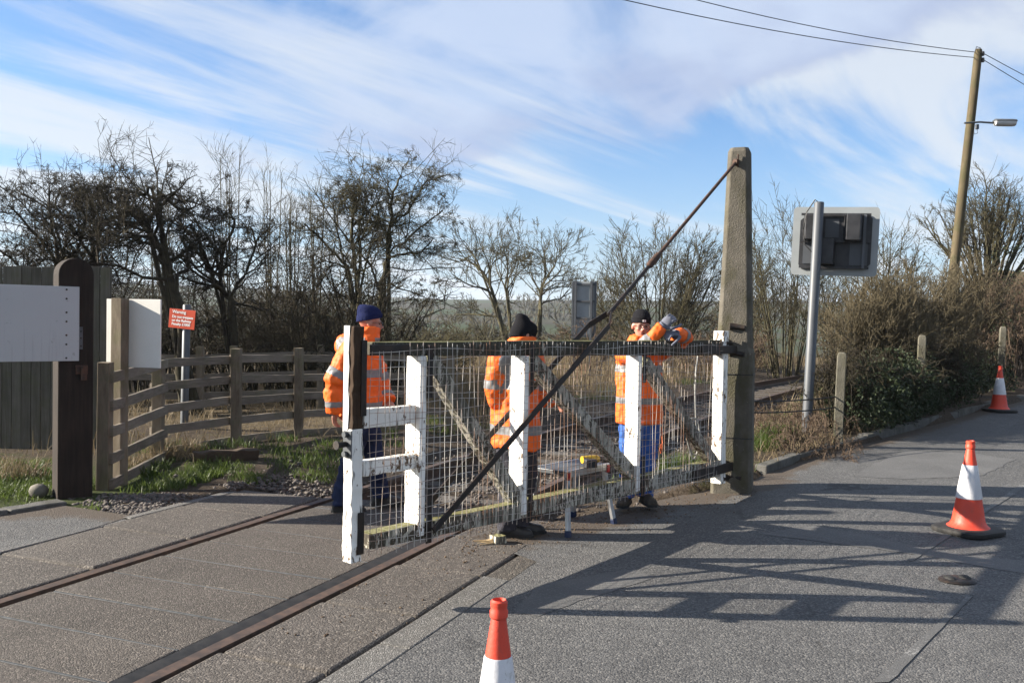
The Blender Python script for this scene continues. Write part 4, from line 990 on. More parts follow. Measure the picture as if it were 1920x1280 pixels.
# ------------------------------------------------------------------ people
_tex = bpy.data.textures.new('folds', 'CLOUDS'); _tex.noise_scale = 0.11; _tex.noise_depth = 2
_tex2 = bpy.data.textures.new('creases', 'CLOUDS'); _tex2.noise_scale = 0.05; _tex2.noise_depth = 2
def bake(mb, voxel, smooth=4, disp=0.0, disp2=0.0):
    me = mb.mesh('tmp'); o = bpy.data.objects.new('tmp', me); col.objects.link(o)
    m = o.modifiers.new('r', 'REMESH'); m.mode = 'VOXEL'; m.voxel_size = voxel; m.adaptivity = 0.0
    if smooth: s = o.modifiers.new('s', 'SMOOTH'); s.factor = 0.5; s.iterations = smooth
    for d, t in ((disp, _tex), (disp2, _tex2)):
        if d: x = o.modifiers.new('d', 'DISPLACE'); x.texture = t; x.strength = d; x.mid_level = 0.5; x.texture_coords = 'LOCAL'
    dg = bpy.context.evaluated_depsgraph_get(); r = bpy.data.meshes.new_from_object(o.evaluated_get(dg))
    bpy.data.objects.remove(o); bpy.data.meshes.remove(me)
    r.polygons.foreach_set('use_smooth', [True] * len(r.polygons)); r.materials.clear(); return r
def put(name, me, mat, parent, **kw):
    me.name = name; me.materials.append(mat); return link(bpy.data.objects.new(name, me), parent, **kw)
def ering(c, ax, ay, a, b, n=28, p=2.3):
    r = []
    for k in range(n):
        t = 2 * math.pi * k / n; x, y = math.cos(t), math.sin(t)
        r.append(c + ax * (a * math.copysign(abs(x) ** (2 / p), x)) + ay * (b * math.copysign(abs(y) ** (2 / p), y)))
    return r
def limb(mb, pts, rad, n=14, sub=4):
    """smooth tapered limb through the joints"""
    P = [Vector(p) for p in pts]; pp, rr = [], []
    for i in range(len(P) - 1):
        p0, p1, p2, p3 = P[max(i - 1, 0)], P[i], P[i + 1], P[min(i + 2, len(P) - 1)]
        for k in range(sub):
            t = k / sub
            c = 0.5 * ((2 * p1) + (p2 - p0) * t + (2 * p0 - 5 * p1 + 4 * p2 - p3) * t * t + (3 * p1 - p0 - 3 * p2 + p3) * t ** 3)
            pp.append(p1.lerp(p2, t).lerp(c, 0.45)); rr.append(rad[i] + (rad[i + 1] - rad[i]) * t)
    pp.append(P[-1]); rr.append(rad[-1]); mb.tube(pp, rr, n); return mb
def hand(mb, w, d, up, curl=0.6, s=1.0, thumb=1):
    """palm and five bent fingers; w wrist, d pointing direction, up = back of the hand"""
    d = d.normalized(); up = (up - d * up.dot(d)).normalized(); sd = d.cross(up).normalized() * thumb
    pc = w + d * .05 * s
    mb.ell(pc, (.042 * s, .050 * s, .020 * s), Matrix((sd, d, up)).transposed(), 12, 8)
    for i, (o, l) in enumerate(((.028, .070), (.010, .080), (-.009, .074), (-.027, .058))):
        p = w + d * (.088 * s) + sd * (o * s); pts = [p - d * .03 * s, p]; a = 0.0; q = p
        for k in range(3):
            a += curl * (0.75 + .1 * k); v = d * math.cos(a) - up * math.sin(a); q = q + v * (l * s * (.42, .33, .25)[k]); pts.append(q)
        mb.tube(pts, [.0105 * s, .0105 * s, .010 * s, .009 * s, .0075 * s], 8)
    t0 = w + d * .025 * s + sd * .035 * s
    mb.tube([t0, t0 + (sd * .8 + d * .6) * .035 * s, t0 + (sd * .6 + d * .9 - up * .5) * .065 * s, t0 + (sd * .35 + d * 1.0 - up * .9) * .085 * s], [.014 * s, .0125 * s, .011 * s, .009 * s], 8)
    return mb

def make_person(label, F, yaw, spine, armL, armR, legs, head, look, mats, bands, sleeve_bands, hat, glasses=True, curl=0.5, hood=None, straps=0.0, glove=False, collar=.74, sr=1.0):
    """all joints in world metres; yaw: direction the chest faces (0 = to the camera, + = to the right)"""
    root = empty('person', F, label, 'person'); F = Vector(F)
    side = Vector((math.cos(yaw), math.sin(yaw), 0)); fwd = Vector((math.sin(yaw), -math.cos(yaw), 0))
    loc = lambda v: Vector(v) - F
    sp = [(loc(c), hw, hd) for c, hw, hd in spine]; aL = [loc(p) for p in armL]; aR = [loc(p) for p in armR]
    lg = [[loc(p) for p in l] for l in legs]; hc = loc(head)
    HR = rotz(look[0]) @ Matrix.Rotation(look[1], 3, 'X') @ Matrix.Rotation(look[2] if len(look) > 2 else 0, 3, 'Y')
    S = 0.94
    hp = lambda x, y, z: hc + HR @ (Vector((x, y, z)) * S)
    # --- body: one continuous figure
    b = MB()
    def he(c, r): b.ell(hp(*c), tuple(k * S for k in r), HR, 18, 12)
    he((0, .012, .035), (.077, .097, .100)); he((0, -.030, -.040), (.060, .066, .078)); he((0, -.068, -.096), (.027, .024, .023))
    he((0, -.082, .024), (.050, .016, .011)); he((.036, -.064, -.022), (.026, .026, .024)); he((-.036, -.064, -.022), (.026, .026, .024))
    b.tube([hp(0, -.090, .012), hp(0, -.105, -.012), hp(0, -.118, -.030)], [.009 * S, .012 * S, .016 * S], 10)
    he((.011, -.102, -.034), (.010, .011, .008)); he((-.011, -.102, -.034), (.010, .011, .008))
    he((0, -.089, -.060), (.026, .012, .014))
    for s in (-1, 1): he((.079 * s, .008, -.005), (.010, .022, .032))
    nb = sp[-1][0]
    b.tube([hp(0, .018, -.05), hp(0, .028, -.12), nb + ZUP * .0, nb - ZUP * .08], [.058, .057, .062, .075], 14)
    b.loft([ering(c, side, fwd, max(.03, hw * .74), max(.03, hd * .70)) for c, hw, hd in sp])
    for a in (aL, aR):
        limb(b, [a[0].lerp(sp[-2][0], .3)] + list(a), [.05, .050, .040, .029])
        if not glove: hand(b, a[-1], (a[-1] - a[-2]), ZUP * .6 - fwd * .2, curl, .95)
    for l in lg: limb(b, [sp[0][0].lerp(l[0], .5) + ZUP * .05] + l, [.08, .075, .050, .036])
    put('body', bake(b, 0.0085, 2), M['skin'], root)
    # --- jacket: torso, sleeves, collar and hood in one
    j = MB(); j.loft([ering(c, side, fwd, hw, hd) for c, hw, hd in sp])
    for a in (aL, aR):
        limb(j, [a[0].lerp(sp[-2][0], .45), a[0], a[1], a[2] + (a[2] - a[1]).normalized() * .01], [.085 * sr, .092 * sr, .078 * sr, .062 * sr], 16)
    nk = sp[-1][0]
    j.loft([ering(nk + (hc - nk) * k + ZUP * .0, side, fwd, w, d, 20) for k, w, d in ((-.25, .115, .105), (collar * .2, .100, .100), (collar * .7, .094, .100), (collar, .090, .098))])
    if hood: 
        h0 = loc(hood); j.ell(h0, (.115, .075, .10), rotz(yaw)); j.tube([h0 + side * .08, h0 - ZUP * .05, h0 - side * .08], .045, 10)
    jm = bake(j, 0.0110, 3, 0.034, 0.020)
    n = len(jm.polygons); ce = np.empty(n * 3); jm.polygons.foreach_get('center', ce); ce = ce.reshape(-1, 3)
    jm.materials.append(M['hivis'])
    jk = link(bpy.data.objects.new('jacket', jm), root); jm.name = 'jacket'
    def segd(p, a, c):
        a, c = np.array(a), np.array(c); d = c - a; t = np.clip(((p - a) @ d) / (d @ d), 0, 1); return np.linalg.norm(p - (a + t[:, None] * d), axis=1), t
    best = np.full(n, 9.0); tt_ = np.zeros(n)
    for a in (aL, aR):
        d1, t1 = segd(ce, a[0], a[1]); d2, t2 = segd(ce, a[1], a[2])
        m_ = np.where(d1 < d2, d1, d2); t_ = np.where(d1 < d2, t1 * .5, .5 + t2 * .5)
        u_ = m_ < best; best = np.where(u_, m_, best); tt_ = np.where(u_, t_, tt_)
    lat = (ce - np.array(sp[2][0])) @ np.array(side)
    sleeve = (best < .104 * sr) & ((np.abs(lat) > sp[2][1] * .80) | (best < .085 * sr))
    band = np.zeros(n, bool)
    for z0, z1 in bands: band |= (~sleeve) & (ce[:, 2] > z0 - F.z) & (ce[:, 2] < z1 - F.z)
    for t0, t1 in sleeve_bands: band |= sleeve & (tt_ > t0) & (tt_ < t1)
    if straps:
        zt = max(z1 for _, z1 in bands) - F.z
        band |= (~sleeve) & (np.abs(np.abs(lat) - straps) < .026) & (ce[:, 2] > zt - .02) & (ce[:, 2] < sp[-1][0].z - .01)
    ids = np.nonzero(band)[0]; used = {}; vs = []; fs = []
    for i in ids:
        f = []
        for vi in jm.polygons[i].vertices:
            if vi not in used: v = jm.vertices[vi]; used[vi] = len(vs); vs.append(v.co + v.normal * .003)
            f.append(used[vi])
        fs.append(f)
    # each run of tape is its own piece
    par = list(range(len(vs)))
    def fnd(x):
        while par[x] != x: par[x] = par[par[x]]; x = par[x]
        return x
    for f in fs:
        for k in f[1:]: par[fnd(f[0])] = fnd(k)
    grp = {}
    for f in fs: grp.setdefault(fnd(f[0]), []).append(f)
    for g in grp.values():
        if len(g) < 25: continue
        mp = {}; v2 = []; f2 = []
        for f in g:
            q = []
            for k in f:
                if k not in mp: mp[k] = len(v2); v2.append(vs[k])
                q.append(mp[k])
            f2.append(q)
        tm = bpy.data.meshes.new('tape'); tm.from_pydata(v2, [], f2); tm.polygons.foreach_set('use_smooth', [True] * len(f2)); put('reflective_band', tm, M['tape'], jk)
    # --- trousers and boots
    t = MB(); hipc = (lg[0][0] + lg[1][0]) / 2
    t.loft([ering(hipc + ZUP * z, side, fwd, w, d) for z, w, d in ((-.10, .14, .11), (.0, .165, .125), (.14, .16, .12))])
    for l in lg: limb(t, [l[0] + ZUP * .06, l[0], l[1], l[2] + ZUP * .03, l[2] - ZUP * .035], [.098, .102, .080, .074, .080], 16, 5)
    put('trousers', bake(t, 0.010, 4, 0.034, 0.022), M[mats['legs']], root)
    for l, dv in zip(lg, mats['toes']):
        an = l[2]; dv = Vector(dv).normalized(); z0 = mats.get('sole', 0.0) ; up = ZUP; q = Vector((an.x, an.y, 0)); g0 = an.z - .085
        bt = MB(); sd = dv.cross(ZUP)
        rg = []
        for s, w, h, hz in ((-.075, .030, .045, 0), (-.06, .040, .10, 0), (0.0, .043, .115, 0), (.06, .044, .085, 0), (.12, .050, .065, 0), (.17, .046, .055, 0), (.20, .026, .035, 0)):
            c = q + dv * s + ZUP * g0
            rg.append([c + sd * (w * x) + ZUP * (h * y) for x, y in ((-1, .0), (-1, .35), (-.85, .75), (-.4, 1), (.4, 1), (.85, .75), (1, .35), (1, .0))])
        bt.loft(rg); bt.tube([an - ZUP * .04, an + ZUP * .08], [.052, .050], 14)
        bo_ = put('boot', bake(bt, .008, 3), M[mats['boot']], root)
        so = MB().loft([[q + dv * s + ZUP * (g0 - .012 + zz) + sd * (w * x) for x, zz in ((-1, 0), (1, 0), (1, .022), (-1, .022))] for s, w in ((-.085, .030), (-.06, .043), (0, .045), (.12, .054), (.18, .048), (.212, .022))]); so.build('sole', M['rubber'], bo_)
    # --- hat
    h = MB(); rg = []; N = 56
    prof = hat['prof']
    for z, rx, ry, yo in prof:
        r_ = []
        for k in range(N):
            a = 2 * math.pi * k / N; rib = 1 + (hat.get('rib', .012) * math.cos(a * 28))
            zz = z - hat.get('tilt', .18) * (math.sin(a) * ry) * (1 - (z - prof[0][0]) / (prof[-1][0] - prof[0][0]))
            r_.append(hp(rx * rib * math.cos(a), yo + ry * rib * math.sin(a), zz))
        rg.append(r_)
    h.loft(rg); hm = h.build('woolly_hat', M[hat['mat']], root, True)
    # --- face details
    for s in (-1, 1):
        MB().ell(hp(.031 * s, -.0835, .004), (.011, .006, .006), HR, 10, 6).build('eye', M['eye'], root, True)
        MB().tube([hp(.014 * s, -.097, .020), hp(.032 * s, -.096, .026), hp(.050 * s, -.084, .020)], [.004, .005, .003], 6).build('eyebrow', M['brow'], root, True)
    MB().ell(hp(0, -.1005, -.0600), (.021, .004, .0055), HR, 12, 6).build('mouth', M['lip'], root, True)
    if glasses:
        g = MB()
        for s in (-1, 1):
            g.tube([hp(.031 * s + .024 * math.cos(a), -.112 + .004 * abs(math.cos(a)), .002 + .018 * math.sin(a)) for a in np.linspace(0, 2 * math.pi, 17)], .0022, 5, cap=False)
        g.tube([hp(-.008, -.113, .006), hp(.008, -.113, .006)], .002, 5)
        for s in (-1, 1): g.tube([hp(.055 * s, -.108, .008), hp(.079 * s, -.05, .008), hp(.080 * s, .01, .008)], .002, 5)
        g.build('spectacles', M['frame'], root)
    if glove:
        for a, cl, thm, upv in ((aL, 1.05, glove[0], glove[2]), (aR, .95, glove[1], glove[3])):
            gm = MB(); d = (a[2] - a[1]).normalized()
            gm.tube([a[2] - d * .03, a[2] + d * .03], [.046, .042], 12); hand(gm, a[2], d, upv, cl, 1.15, thm)
            put('glove', bake(gm, .0040, 2), M['glove'], root)
    return root, hp

NAVYHAT = dict(mat='knit_navy', rib=.022, tilt=.30, prof=[(.030, .083, .104, .012), (.034, .091, .112, .012), (.075, .092, .113, .014), (.080, .086, .107, .016), (.110, .080, .104, .024), (.140, .062, .090, .036), (.158, .038, .066, .044), (.164, .012, .03, .046)])
BLACKHAT = dict(mat='knit_black', rib=.006, tilt=.10, prof=[(.026, .083, .104, .010), (.030, .090, .111, .010), (.078, .090, .111, .010), (.082, .086, .107, .012), (.118, .078, .098, .014), (.146, .056, .072, .016), (.160, .030, .040, .018), (.163, .008, .01, .018)])
BUMPHAT = dict(mat='knit_black', rib=.006, tilt=.36, prof=[(-.018, .080, .100, .014), (-.012, .086, .107, .014), (.050, .088, .108, .014), (.056, .083, .102, .016), (.090, .078, .096, .018), (.108, .068, .080, .034), (.116, .062, .066, .054), (.136, .052, .052, .066), (.150, .034, .034, .070), (.154, .01, .012, .070)])

# left: walking off to the right, seen from the side
y0 = 7.75
pL = lambda px, py, dy=0.0: at(px, py, y0 + dy)
FL = gp(655, 958)
make_person('man in orange jacket and navy ribbed hat walking behind the latch end of the gate', FL, R(100),
    [(pL(676, 786), .20, .185), (pL(675, 755), .205, .185), (pL(676, 720), .205, .175), (pL(679, 685), .205, .160), (pL(684, 655), .185, .135), (pL(688, 640), .12, .10), (pL(691, 630), .075, .08)],
    [pL(658, 660, -.185), pL(627, 716, -.235), pL(627, 772, -.20)], [pL(696, 660, .19), pL(712, 722, .22), pL(728, 752, .12)],
    [[pL(672, 800, -.08), pL(655, 872, -.07), pL(639, 938, -.06)], [pL(690, 800, .09), pL(706, 868, .10), pL(713, 926, .16)]],
    pL(694, 606), (R(102), R(6)), dict(legs='navy', boot='boot', toes=((.95, .25, 0), (.95, .30, 0))),
    [(pL(680, 705).z, pL(680, 691).z), (pL(680, 766).z, pL(680, 751).z)], [(.32, .43), (.80, .90)], NAVYHAT, True, .6, sr=1.12, hood=pL(645, 648, -.03), straps=.09)
# middle: bent over the work behind the gate, seen from behind
y0 = 6.88
FM = gp(962, 1008)
make_person('man in orange jacket bending over behind the middle of the gate, face hidden', FM, R(128),
    [(pL(968, 838), .205, .165), (pL(966, 795), .205, .165), (pL(964, 750), .205, .160), (pL(963, 705), .205, .150), (pL(966, 672), .190, .135), (pL(972, 650), .135, .11), (pL(977, 640), .08, .085)],
    [pL(937, 675, -.10), pL(929, 748, -.06), pL(978, 790, .22)], [pL(1000, 678, .14), pL(1008, 740, .22), pL(1034, 752, .30)],
    [[pL(955, 845, -.02), pL(952, 918, .0), pL(950, 984, .02)], [pL(985, 845, .08), pL(983, 915, .10), pL(975, 978, .12)]],
    pL(983, 628), (R(112), R(20)), dict(legs='charcoal', boot='boot', toes=((.98, .12, 0), (.95, .3, 0))),
    [(pL(968, 727).z, pL(968, 711).z), (pL(968, 811).z, pL(968, 795).z)], [(.30, .40), (.78, .88)], BUMPHAT, True, .6, straps=.10)
# right: facing the camera with both forearms over the top rail
y0 = 8.02
FRt = gp(1186, 950); FRt.z = 0.01
pr, hpR = make_person('man in blue trousers facing the camera, gloved hands over the top rail', FRt, R(4),
    [(pL(1199, 793), .205, .150), (pL(1199, 765), .205, .150), (pL(1198, 725), .200, .150), (pL(1198, 690), .205, .145), (pL(1199, 660), .190, .125), (pL(1200, 644), .125, .10), (pL(1200, 634), .08, .085)],
    [pL(1169, 668, -.02), pL(1190, 664, -.30), pL(1241, 613, -.36)], [pL(1233, 664, .0), pL(1288, 632, -.16), pL(1268, 627, -.30)],
    [[pL(1182, 800, .0), pL(1179, 872, -.02), pL(1174, 924, .0)], [pL(1216, 800, .02), pL(1214, 872, .02), pL(1210, 922, .05)]],
    pL(1202, 612), (R(6), R(2), R(3)), dict(legs='blue', boot='boot_tan', toes=((-.35, -.95, 0), (.25, -.95, 0))),
    [(pL(1199, 698).z, pL(1199, 684).z), (pL(1199, 756).z, pL(1199, 743).z)], [(.66, .80)], BLACKHAT, True, .7, glove=(1, -1, Vector((-.3, -.9, .3)), Vector((0, -.5, .9))), collar=.30, sr=.86)
HB = pr
lgp_ = MB(); 
for a, b in ((-.012, .012),): lgp_.loft([[hpR(x, -.1035 - .0, z) for x, z in ((-.014, .047), (.014, .047), (.014, .066), (-.014, .066))], [hpR(x, -.111, z) for x, z in ((-.014, .047), (.014, .047), (.014, .066), (-.014, .066))]])
bdg = lgp_.build('hat_badge', M['sign_white'], pr)
MB().loft([[hpR(x, y, z) for x, z in ((-.006, .053), (.006, .053), (.006, .060), (-.006, .060))] for y in (-.1105, -.1125)]).build('badge_mark', M['navy_plastic'], bdg)
cpts = [pL(1240, 800, -.14), pL(1242, 830, -.15), pL(1239, 850, -.15), pL(1237, 842, -.15), pL(1240, 832, -.15)]
cd = MB().tube([p - FRt for p in cpts], .005, 5).build('orange_cord', M['orange_cord'], pr)
# ------------------------------------------------------------------ bare winter trees and scrub
def norm_(v): return v / np.maximum(np.linalg.norm(v, axis=-1, keepdims=True), 1e-9)
def paths(rng, start, d, length, K, curl, up, wav=0.0):
    """start (M,3), d (M,3), length (M,) -> (M,K,3) wandering shoots"""
    P = np.empty((len(start), K, 3)); P[:, 0] = start; d = norm_(d); st = (length / (K - 1))[:, None]
    for k in range(1, K):
        d = norm_(d + rng.normal(0, curl, d.shape) + np.array((0, 0, up)))
        P[:, k] = P[:, k - 1] + d * st
    return P
def sprout(rng, P, Rr, n, tmin, tmax, ang, lratio, K, curl, up, rratio, lvar=0.35, tip=0.35, minr=0.0022, taperlen=0.45):
    """side shoots from every parent"""
    M_, Kp = P.shape[:2]; t = rng.uniform(tmin, tmax, (M_, n)) ** 0.85
    f = t * (Kp - 1); i = np.minimum(f.astype(int), Kp - 2); w = (f - i)[..., None]
    ar = np.arange(M_)[:, None]
    p0, p1 = P[ar, i], P[ar, i + 1]; s = p0 * (1 - w) + p1 * w; tan = norm_(p1 - p0)
    r = Rr[ar, i] * (1 - w[..., 0]) + Rr[ar, i + 1] * w[..., 0]
    rd = norm_(np.cross(tan, rng.normal(0, 1, tan.shape)))
    a = np.radians(rng.normal(ang, ang * .25, t.shape))[..., None]
    d = tan * np.cos(a) + rd * np.sin(a)
    L = np.linalg.norm(P[:, -1] - P[:, 0], axis=1)[:, None] * lratio * (1 - taperlen * t) * rng.uniform(1 - lvar, 1 + lvar, t.shape)
    C = paths(rng, s.reshape(-1, 3), d.reshape(-1, 3), L.ravel(), K, curl, up)
    r0 = np.maximum(r.ravel() * rratio, minr)
    return C, r0[:, None] * np.linspace(1, tip, K)[None] + 0.0
def tubes(P, Rr, n):
    M_, K = P.shape[:2]
    T = np.empty_like(P); T[:, 1:-1] = P[:, 2:] - P[:, :-2]; T[:, 0] = P[:, 1] - P[:, 0]; T[:, -1] = P[:, -1] - P[:, -2]; T = norm_(T)
    ref = np.where(np.abs(T[..., 2:3]) > .9, np.array((1., 0, 0)), np.array((0, 0, 1.)))
    A = norm_(np.cross(T, ref)); B = np.cross(A, T)
    th = np.arange(n) * 2 * math.pi / n
    V = P[:, :, None] + Rr[:, :, None, None] * (A[:, :, None] * np.cos(th)[None, None, :, None] + B[:, :, None] * np.sin(th)[None, None, :, None])
    idx = np.arange(M_ * K * n).reshape(M_, K, n); nx_ = np.roll(idx, -1, axis=2)
    Q = np.stack([idx[:, :-1], nx_[:, :-1], nx_[:, 1:], idx[:, 1:]], -1).reshape(-1, 4)
    return V.reshape(-1, 3), Q
def merge(parts):
    vs, qs, o = [], [], 0
    for v, q in parts: vs.append(v); qs.append(q + o); o += len(v)
    return np.concatenate(vs), np.concatenate(qs)
def cat_pts(pts, sub=4):
    P = [np.array(p, float) for p in pts]; out = []
    for i in range(len(P) - 1):
        p0, p1, p2, p3 = P[max(i - 1, 0)], P[i], P[i + 1], P[min(i + 2, len(P) - 1)]
        for k in range(sub):
            t = k / sub; out.append(0.5 * ((2 * p1) + (p2 - p0) * t + (2 * p0 - 5 * p1 + 4 * p2 - p3) * t * t + (3 * p1 - p0 - 3 * p2 + p3) * t ** 3))
    out.append(P[-1]); return np.array(out)
def tree(name, label, base, stems, rads, seed, mat, levels, cat='tree', group=None, trunk_n=7, trunk_k=.74):
    """stems: polylines in metres relative to base; levels: list of dicts for sprout()"""
    rng = np.random.default_rng(seed); rt = empty(name, base, label, cat, group=group)
    par = []; tr = []
    for s, r in zip(stems, rads):
        c = cat_pts(s, 4); c[1:-1] += rng.normal(0, .018, c[1:-1].shape) * min(1, r * 14)
        r = r * trunk_k; rr = np.linspace(r, r * .28, len(c)); rr[0] *= 1.25
        tr.append(tubes(c[None], rr[None], trunk_n))
        ii = np.linspace(0, len(c) - 1, 9); k = np.minimum(ii.astype(int), len(c) - 2); w = (ii - k)
        par.append((c[k] * (1 - w)[:, None] + c[k + 1] * w[:, None], np.interp(ii, np.arange(len(c)), rr)))
    v, q = merge(tr); me = np_mesh('trunk', v, q, True); me.materials.append(mat); link(bpy.data.objects.new('trunk', me), rt)
    P = np.array([p for p, _ in par]); Rr = np.array([r for _, r in par]); cr = []
    pools = [(P, Rr)]
    for lv in levels:
        lv = dict(lv); n = lv.pop('sides', 3); also = lv.pop('also', 0)
        C, cr_ = sprout(rng, *pools[-1], **lv)
        if also and len(pools) > 1:
            C2, r2 = sprout(rng, *pools[-2], **{**lv, 'n': also}); C = np.concatenate([C, C2]); cr_ = np.concatenate([cr_, r2])
        low = C[:, :, 2].min(axis=1) > 0.02; C, cr_ = C[low], cr_[low]
        cr.append(tubes(C, cr_, n)); pools.append((C, cr_))
    v, q = merge(cr); me = np_mesh('crown', v, q, False); me.materials.append(mat); link(bpy.data.objects.new('crown', me), rt)
    return rt
def thorn(n1=8, n2=8, n3=8, n4=0, l1=.46, fine=.0042, up=.02):
    L = [dict(n=n1, tmin=.22, tmax=1, ang=56, lratio=l1, K=6, curl=.24, up=up, rratio=.55, sides=5, taperlen=.68),
         dict(n=n2, tmin=.12, tmax=1, ang=52, lratio=.50, K=5, curl=.30, up=.0, rratio=.52, minr=fine * 1.3, also=5, taperlen=.5),
         dict(n=n3, tmin=.10, tmax=1, ang=55, lratio=.46, K=3, curl=.26, up=.02, rratio=.6, minr=fine, also=3, taperlen=.4)]
    if n4: L.append(dict(n=n4, tmin=.1, tmax=1, ang=52, lratio=.55, K=2, curl=.2, up=.03, rratio=.75, minr=fine * .9, taperlen=.3))
    return L
def px_stem(pts, Yd, jy=0.0, b=None):
    """trunk line surveyed from the photo at distance Yd, in metres relative to base b"""
    out = []
    for i, (x, y) in enumerate(pts): p = at(x, y, Yd + jy * i / max(1, len(pts) - 1)); out.append((p.x - b.x, p.y - b.y, p.z - b.z))
    return out
def base_at(px, Yd, py=640):
    p = at(px, py, Yd); p.z = gz(p.x, Yd) - .05; return p
def hero(name, label, px0, Yd, lines, rads, seed, mat, lv, **kw):
    if name == 'hawthorn_tree': lines = [([(x, y + max(0, 460 - y) * .34) for x, y in l], jy) for l, jy in lines]
    b = base_at(px0, Yd); st = [[(0.0 + .05 * i, 0.03 * i, 0)] + px_stem(l, Yd, jy, b) for i, (l, jy) in enumerate(lines)]
    return tree(name, label, b, st, rads, seed, mat, lv, **kw)
HG = 'bare hawthorn trees behind the ranch fence'
hero('hawthorn_tree', 'leftmost bare hawthorn, thin arching stems above the white board', 95, 15.5, [([(100, 560), (108, 480), (95, 400), (92, 300)], .5), ([(112, 560), (112, 500), (60, 420), (15, 345)], -.8), ([(118, 560), (115, 470), (90, 360), (30, 300)], .3), ([(112, 520), (150, 450), (105, 350), (118, 292)], .8), ([(90, 560), (40, 500), (-40, 430)], -.5)], [.075, .06, .05, .05, .05], 21, M['bark_dark'], thorn(9, 8, 9, 3, l1=.38), group=HG)
hero('hawthorn_tree', 'bare hawthorn with limbs curving apart just above the black rounded post', 178, 16.0, [([(177, 560), (178, 480), (172, 430), (205, 385), (260, 372)], .6), ([(176, 520), (150, 440), (160, 380), (135, 330)], -.6), ([(180, 500), (190, 400), (170, 330), (212, 300)], .4), ([(176, 530), (120, 470), (55, 455)], -.9)], [.085, .06, .05, .055], 22, M['bark_dark'], thorn(9, 8, 9, 3, l1=.38), group=HG)
hero('hawthorn_tree', 'tallest dark hawthorn, its leaning trunk rising beside the red warning sign', 345, 15.0, [([(338, 590), (325, 540), (300, 470), (278, 420), (284, 380), (298, 345), (330, 312)], .4), ([(300, 470), (275, 440), (240, 425), (205, 392)], -.6), ([(278, 420), (262, 400), (235, 395), (222, 360), (190, 318)], -.3), ([(298, 350), (330, 352), (358, 358), (372, 330)], .6), ([(296, 348), (270, 320), (255, 305)], .2), ([(330, 545), (352, 500), (345, 430), (360, 390)], .8)], [.115, .06, .06, .055, .05, .06], 23, M['bark_dark'], thorn(9, 8, 9, 3, l1=.38), group=HG)
hero('hawthorn_tree', 'dense bare hawthorn between the red warning sign and the orange-jacketed walker', 440, 16.0, [([(438, 590), (415, 540), (390, 505), (375, 450), (360, 400)], .5), ([(415, 540), (420, 470), (440, 400), (432, 370)], -.5), ([(430, 580), (455, 520), (480, 460), (470, 410)], .6), ([(400, 520), (370, 500), (330, 480)], -.8)], [.10, .06, .06, .05], 24, M['bark_dark'], thorn(9, 8, 9, 3, l1=.38), group=HG)
hero('hawthorn_tree', 'bare greenish hawthorn with several upright stems left of the tall thin tree', 668, 19.0, [([(668, 560), (664, 480), (660, 400), (664, 330), (660, 285)], .5), ([(665, 560), (640, 490), (600, 440), (570, 400)], -.8), ([(670, 560), (678, 480), (672, 400), (690, 340), (680, 300)], .4), ([(660, 560), (640, 470), (632, 400), (640, 330)], .2), ([(676, 560), (690, 480), (700, 420)], .7)], [.08, .065, .06, .05, .05], 25, M['bark'], thorn(10, 8, 8, 3, l1=.36), group=HG)
hero('hawthorn_tree', 'tall thin bare tree, the highest one, just above the walker\'s navy hat', 718, 19.5, [([(712, 570), (720, 520), (728, 470), (732, 400), (735, 330), (752, 262)], .4), ([(724, 500), (760, 450), (795, 400), (830, 360)], .7), ([(722, 510), (745, 480), (790, 470), (812, 440)], -.6), ([(730, 430), (765, 370), (785, 310), (795, 285)], .3), ([(728, 460), (712, 400), (708, 340), (718, 300)], -.5), ([(716, 545), (760, 545), (800, 560)], .6)], [.10, .055, .05, .05, .045, .04], 26, M['bark'], thorn(10, 8, 8, 3, l1=.36), group=HG)
# slender whips rising out of the scrub
def whip(px, top, Yd, seed, lab, n=4):
    b = base_at(px, Yd); rng = np.random.default_rng(seed); st = []
    for k in range(n):
        dx = rng.uniform(-22, 22); st.append([(0, 0, 0)] + px_stem([(px + dx * .5, 560), (px + dx * .8, 440), (px + dx, top + rng.uniform(0, 60))], Yd, rng.uniform(-.6, .6), b))
    tree('sapling', lab, b, st, [.03] * n, seed, M['bark'], [dict(n=16, tmin=.25, tmax=1, ang=28, lratio=.22, K=5, curl=.10, up=.10, rratio=.5, minr=.004, sides=3), dict(n=5, tmin=.2, tmax=1, ang=30, lratio=.45, K=3, curl=.1, up=.08, rratio=.7, minr=.0032, sides=3)], group='slender saplings in the scrub')
whip(432, 285, 18.5, 31, 'slender pale sapling rising between the two densest hawthorns')
whip(508, 300, 20.5, 32, 'slender pale sapling in the gap left of the walker')
whip(545, 360, 21.5, 33, 'short pale sapling nearest to the walker, on his left')
whip(300, 330, 22.0, 34, 'faint sapling seen through the crown of the tallest dark hawthorn')
whip(590, 350, 20.0, 35, 'sapling under the left limbs of the greenish hawthorn', 3)
